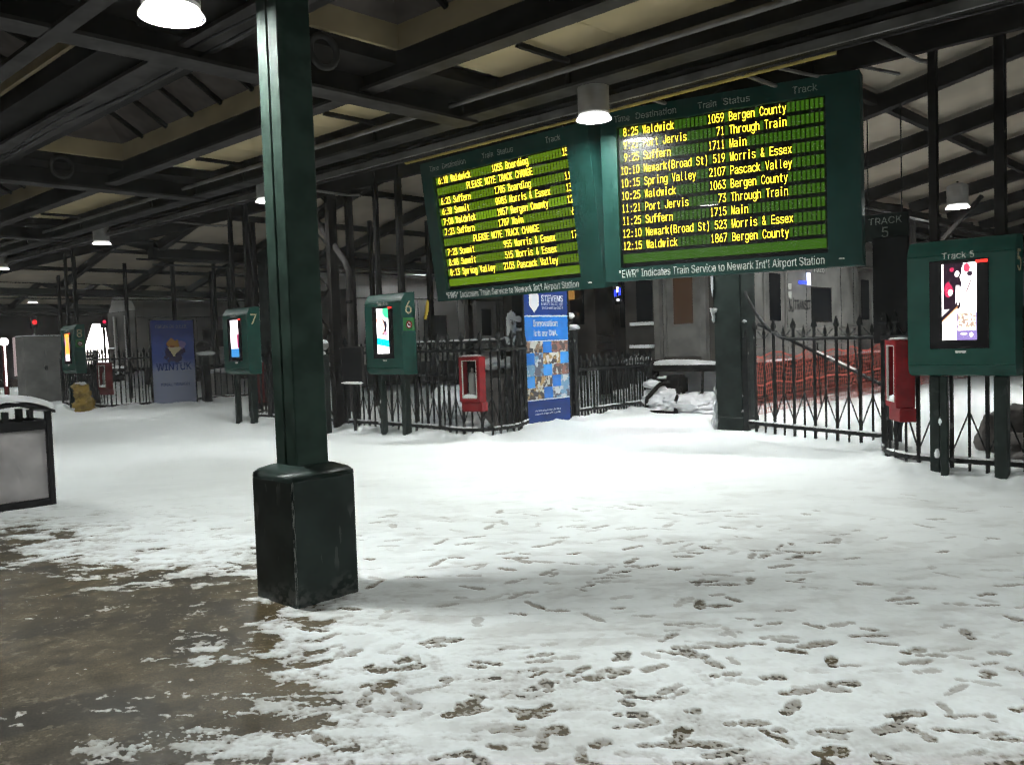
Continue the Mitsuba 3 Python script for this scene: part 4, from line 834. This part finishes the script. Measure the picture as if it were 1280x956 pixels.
# ------------------------------------------------------------------ trains
def car(x0, y0, label, mat='m_steel', lit=True, L=24.0, name=None, number=None, logo=False, detail=True):
    t = thing('train_car', label, 'train', 'commuter train cars at the platforms')
    w = 3.0; y1 = y0 + w
    sec = [(0, 1.0), (0, 3.2), (.12, 3.6), (.5, 3.95), (1.0, 4.12), (2.0, 4.12), (2.5, 3.95), (2.88, 3.6), (3.0, 3.2), (3.0, 1.0)]; n = len(sec)
    v = A([[x, y0 + a, z] for x in (x0, x0 + L) for a, z in sec]); f = []
    for k in range(n): f += [[k, (k + 1) % n, n + (k + 1) % n], [k, n + (k + 1) % n, n + k]]
    for k in range(1, n - 1): f += [[n, n + k + 1, n + k]]
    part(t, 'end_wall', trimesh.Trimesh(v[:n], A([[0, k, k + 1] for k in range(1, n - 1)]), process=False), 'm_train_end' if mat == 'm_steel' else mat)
    part(t, 'body', trimesh.Trimesh(v, A(f), process=False), mat, smooth=25)
    part(t, 'underframe', box(x0 + .3, x0 + L - .3, y0 + .15, y1 - .15, .25, .998), 'm_under')
    S = face_y(x0, y0, 0); E = face_x(x0, y1, 0)
    def door(F, x, w=.9, z0=1.02, z1=3.05, lab=None, glow=None):
        d = part(t, 'door', F.put(cat([cbox(x, x + w, z0, z1, -.02, .012, .008)])), 'm_train_frame' if mat == 'm_steel' else mat)
        part(d, 'frame', F.put(cat([box(x - .07, x - .003, z0, z1 + .07, .001, .035), box(x + w + .003, x + w + .07, z0, z1 + .07, .001, .035), box(x - .003, x + w + .003, z1 + .003, z1 + .07, .001, .035)])), mat)
        g = F.put(cbox(x + w * .22, x + w * .78, 1.85, 2.85, .0125, .018, .002))
        if glow is None: part(d, 'pane', g, 'm_glassdark')
        else: part(d, 'pane', g, 'm_black', em=emit(glow, .02))
        return d
    if detail:
        for x in (0.75, 5.6): door(S, x)
        for k, x in enumerate([3.0] + [7.4 + 1.75 * q for q in range(8)]):
            wk = part(t, 'window', S.put(cbox(x, x + 1.0, 1.84, 2.58, .001, .014, .004)), 'm_glassdark')
            part(wk, 'gasket', S.put(cat([box(x - .03, x, 1.81, 2.61, .001, .02), box(x + 1.0, x + 1.03, 1.81, 2.61, .001, .02), box(x, x + 1.0, 2.58, 2.61, .001, .02), box(x, x + 1.0, 1.81, 1.84, .001, .02)])), 'm_under')
        for k, z in enumerate((1.12, 1.30, 1.48, 1.66)): part(t, 'flute', S.put(box(0.01, L - .01, z, z + .03, .001, .010)), mat)
        for q in (1.78, 2.72, 4.6, 5.35, 6.75): part(t, 'panel_seam', S.put(box(q, q + .014, 1.02, 3.18, .001, .006)), 'm_under')
        part(t, 'cant_rail', S.put(box(.01, L - .01, 3.16, 3.20, .001, .02)), 'm_train_frame')
        part(t, 'step_snow', S.put(cat([box(5.5, 6.6, 1.02, 1.07, .03, .2), box(.7, 1.7, 1.0, 1.04, .03, .14)])), 'm_snowcap')
        part(t, 'roof_snow', hexa([[x0, y0 + .4, 3.93], [x0 + L, y0 + .4, 3.93], [x0 + L, y1 - .4, 3.93], [x0, y1 - .4, 3.93], [x0, y0 + .6, 4.17], [x0 + L, y0 + .6, 4.17], [x0 + L, y1 - .6, 4.17], [x0, y1 - .6, 4.17]]), 'm_snowcap')
    if logo:
        part(t, 'lettering', S.put(cat([moved(words('NJ', .30, .24, bold=True), (1.85, 2.05, .003)), moved(words('TRANSIT', .20, .82, bold=True), (2.12, 2.10, .003))])), 'm_letter_dark')
        pl = part(t, 'number_plate', S.put(box(3.05, 3.75, 2.92, 3.14, .001, .01)), 'm_train_frame')
        part(pl, 'digits', S.put(moved(words('7026', .16, .55), (3.12, 2.95, .0105))), 'm_offwhite')
        part(t, 'notice_label', S.put(cat([box(1.85, 2.0, 2.32, 2.48, .001, .003), box(1.85, 2.0, 2.53, 2.66, .001, .003), box(6.75, 6.9, 2.3, 2.45, .001, .003)])), 'm_offwhite')
        lm = part(t, 'marker_light', S.put(cbox(2.75, 2.87, 2.64, 2.92, .001, .05, .01)), 'm_black', em=emit((.75, .8, 1.3), .05))
        part(lm, 'blue_glow_lens', S.put(box(2.35, 2.74, 2.66, 2.73, .001, .02)), 'm_black', em=emit((.03, .06, .7), .03))
    # the end: door, windows, posts, buffer beam, coupler
    if not lit: part(t, 'end_panel', E.put(cat([box(.06, 2.94, 1.0, 3.5, .002, .05)])), 'm_train_dark')
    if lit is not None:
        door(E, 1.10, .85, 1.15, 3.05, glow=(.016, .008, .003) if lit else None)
        for x in (.32, 2.25):
            wk = part(t, 'end_window', E.put(cbox(x, x + .42, 1.95, 2.85, .001, .014, .004)), 'm_glassdark')
        part(t, 'collision_post', E.put(cat([box(.86, 1.0, 1.0, 3.3, .001, .14), box(2.02, 2.14, 1.0, 3.3, .001, .14)])), 'm_train_frame' if mat == 'm_steel' else mat)
        part(t, 'buffer_beam', E.put(cat([box(.0, 3.0, .86, .99, .02, .45), box(.85, 1.0, .75, 1.1, .2, .5), box(2.75, 2.9, .75, 1.1, .2, .5)])), 'm_under')
        part(t, 'snow_ledge', E.put(cat([blob((1.6, 1.0, .25), (.95, .10, .2), 4, 3, .2), box(.2, .8, 1.86, 1.93, .015, .12), box(.25, .8, 1.36, 1.43, .015, .22), blob((.5, 1.06, .2), (.35, .14, .18), 6, 2)])), 'm_snowcap')
        part(t, 'coupler', E.put(cat([box(1.35, 1.65, .42, .72, .1, .7), box(1.15, 1.33, .40, .78, .55, .8), box(1.62, 1.9, .38, .80, .6, .85), tube([(1.1, .85, .4), (.9, .5, .6), (1.05, .32, .7), (1.3, .3, .6)], .03, 6), tube([(2.2, .85, .4), (2.3, .45, .6), (2.1, .25, .65), (1.9, .35, .6)], .03, 6)])), 'm_under')
        part(t, 'snow_plaster', E.put(cat([box(.12, 2.88, .06, .84, -.28, -.22), blob((1.5, .12, .0), (1.3, .2, .3), 5, 3, .3)])), 'm_snowcap')
        part(t, 'coupler_snow', E.put(cat([blob((1.5, .74, .6), (.35, .04, .25), 3, 2), blob((.7, .30, .45), (.55, .22, .35), 8, 4, .55), blob((2.3, .2, .4), (.75, .22, .4), 9, 4, .55)])), 'm_snowcap', smooth=True)
    return t
t = thing('black_panel', 'tall black panel above the edge-on red extinguisher box', 'panel')
part(t, 'panel', cbox(11.30, 11.36, 3.86, 4.30, 1.42, 2.76, .008), 'm_black')
part(t, 'post', cbox(11.36, 11.42, 4.0, 4.08, 0, 2.7, .006), 'm_iron')
carA = car(16.0, 8.6, 'silver commuter car with NJ TRANSIT lettering behind the iron gate', logo=True)
carB = car(16.2, 12.6, 'dark commuter car behind the straight snowy railing, an amber window at its end', mat='m_train_dark', lit=True)
car(17.0, 23.1, 'grey commuter car dim beyond the curved fence at numeral 6', lit=False, mat='m_steel_far')
car(16.2, 37.6, 'far grey commuter car behind the blue show banner', lit=False, mat='m_steel_far')
t = thing('blue_signal', 'small blue and white light at the dark end of the trains', 'signal lamp')
part(t, 'box', cbox(15.86, 15.92, 11.60, 11.78, 2.35, 2.85, .01), 'm_black')
part(t, 'white_lens', box(15.845, 15.858, 11.66, 11.72, 2.62, 2.74), 'm_black', em=emit((1.2, 1.2, 1.4), .03))
part(t, 'blue_lens', cat([box(15.84, 15.857, 11.60, 11.66, 2.55, 2.72), box(15.84, 15.857, 11.72, 11.78, 2.53, 2.68)]), 'm_black', em=emit((.02, .04, .7), .03))
part(t, 'lower_lens', box(15.845, 15.858, 11.65, 11.71, 2.42, 2.48), 'm_black', em=emit((.7, .72, .8), .02))
t = thing('amber_sign', 'amber lit panel right of the tiled banner under the left board', 'lit panel')
part(t, 'panel', box(16.05, 16.12, 13.15, 13.42, 2.55, 3.05), 'm_black', em=emit((.13, .065, .015), .03))
part(t, 'lamp', cat([blob((16.05, 13.22, 2.2), (.03, .03, .03), 1, 1), blob((16.05, 13.36, 2.2), (.03, .03, .03), 2, 1)]), 'm_black', em=emit((1.0, .45, .05), .02))
# wheel stop in front of the near car
t = thing('track_stop', 'dark curved steel track stop heaped with snow below the coupler', 'buffer stop')
part(t, 'frame', cat([tube([(14.9, 10.35, .02), (14.75, 10.2, .35), (14.9, 10.0, .62), (15.3, 9.9, .7)], .045, 8), tube([(14.7, 9.5, .02), (14.9, 9.6, .3), (15.2, 9.7, .55)], .045, 8), tube([(14.7, 10.3, .04), (14.62, 9.9, .06), (14.7, 9.45, .04)], .06, 8)]), 'm_under', smooth=True)
part(t, 'snow_heap', cat([blob((15.1, 10.1, .24), (.32, .5, .3), 3, 4, .6), blob((15.2, 9.45, .12), (.4, .6, .25), 5, 4, .6), blob((15.4, 8.8, .08), (.5, .6, .22), 6, 4, .6), blob((14.95, 10.2, .62), (.14, .2, .1), 8, 2)]), 'm_snowcap', smooth=True)

# ------------------------------------------------------------------ the far left
t = thing('end_wall', 'dark station wall closing the concourse at far left', 'wall')
part(t, 'masonry', box(-8, 70, 74, 75, 0, 8), 'm_wall')
part(t, 'lit_doorway', Frame((27.0, 73.96, 0), (1, 0, 0), Z).put(trimesh.Trimesh(A([[0, .9, 0], [2.6, .9, 0], [2.2, 4.2, 0], [1.2, 4.2, 0]]), A([[0, 1, 2], [0, 2, 3]]), process=False)), 'm_white', em=emit((2.2, 2.1, 1.9), .3))
part(t, 'lit_opening', Frame((22.2, 73.96, 0), (1, 0, 0), Z).quad(0, 1.6, .2, 3.2), 'm_white', em=emit((.16, .12, .12), .1))
t = thing('platform_end_wall', 'dark wall behind the trains at the far end of the platforms', 'wall')
part(t, 'masonry', box(66, 67, -30, 74, 0, 8), 'm_wall')
t = thing('side_wall', 'dark wall right of the platforms outside the picture', 'wall')
part(t, 'masonry', box(9, 66, -22, -21, 0, 8), 'm_wall')
def signal(x, y, z, col, label, h):
    t = thing('signal_light', label, 'signal lamp', 'red signal lights at far left')
    part(t, 'mast', tube([(x, y, 0), (x, y, z + .3)], .05, 6), 'm_iron', smooth=True)
    part(t, 'head', cbox(x - .14, x + .14, y - .1, y + .1, z - .3, z + .3, .02), 'm_black')
    part(t, 'lens', trimesh.Trimesh(A(blob((x, y - .12, z), (h, .04, h), 1, 2, .05).vertices), trimesh.creation.icosphere(subdivisions=2).faces, process=False), 'm_black', em=emit(col, .05))
signal(14.8, 46.0, 3.3, (1.0, .012, .012), 'bright red signal light above the grey locker', .11)
signal(18.1, 46.0, 3.3, (.55, .01, .04), 'dim red signal light left of the blue show banner', .09)
signal(18.95, 46.0, 3.3, (.7, .01, .04), 'red signal light nearest the blue show banner', .10)
t = thing('white_mast', 'brightly lit white mast with a red stripe at the left edge', 'post')
part(t, 'shaft', tube([(11.1, 38, 0), (11.1, 38, 2.1)], .09, 10), 'm_darkred', smooth=True)
part(t, 'lamp_globe', blob((11.1, 38, 2.25), (.17, .17, .17), 1, 2, .02), 'm_white', smooth=True, em=emit((1.3, 1.2, 1.25), .1))
part(t, 'light_strip', box(11.05, 11.12, 37.89, 37.905, .5, 2.1), 'm_white', em=emit((.9, .8, .82), .1))
# the rear of the concourse (reflected in the boards and closing the space)
t = thing('rear_wall', 'station building wall behind the viewer', 'wall')
part(t, 'masonry', box(-8, -7, -30, 74, 0, 6.2), 'm_wall')
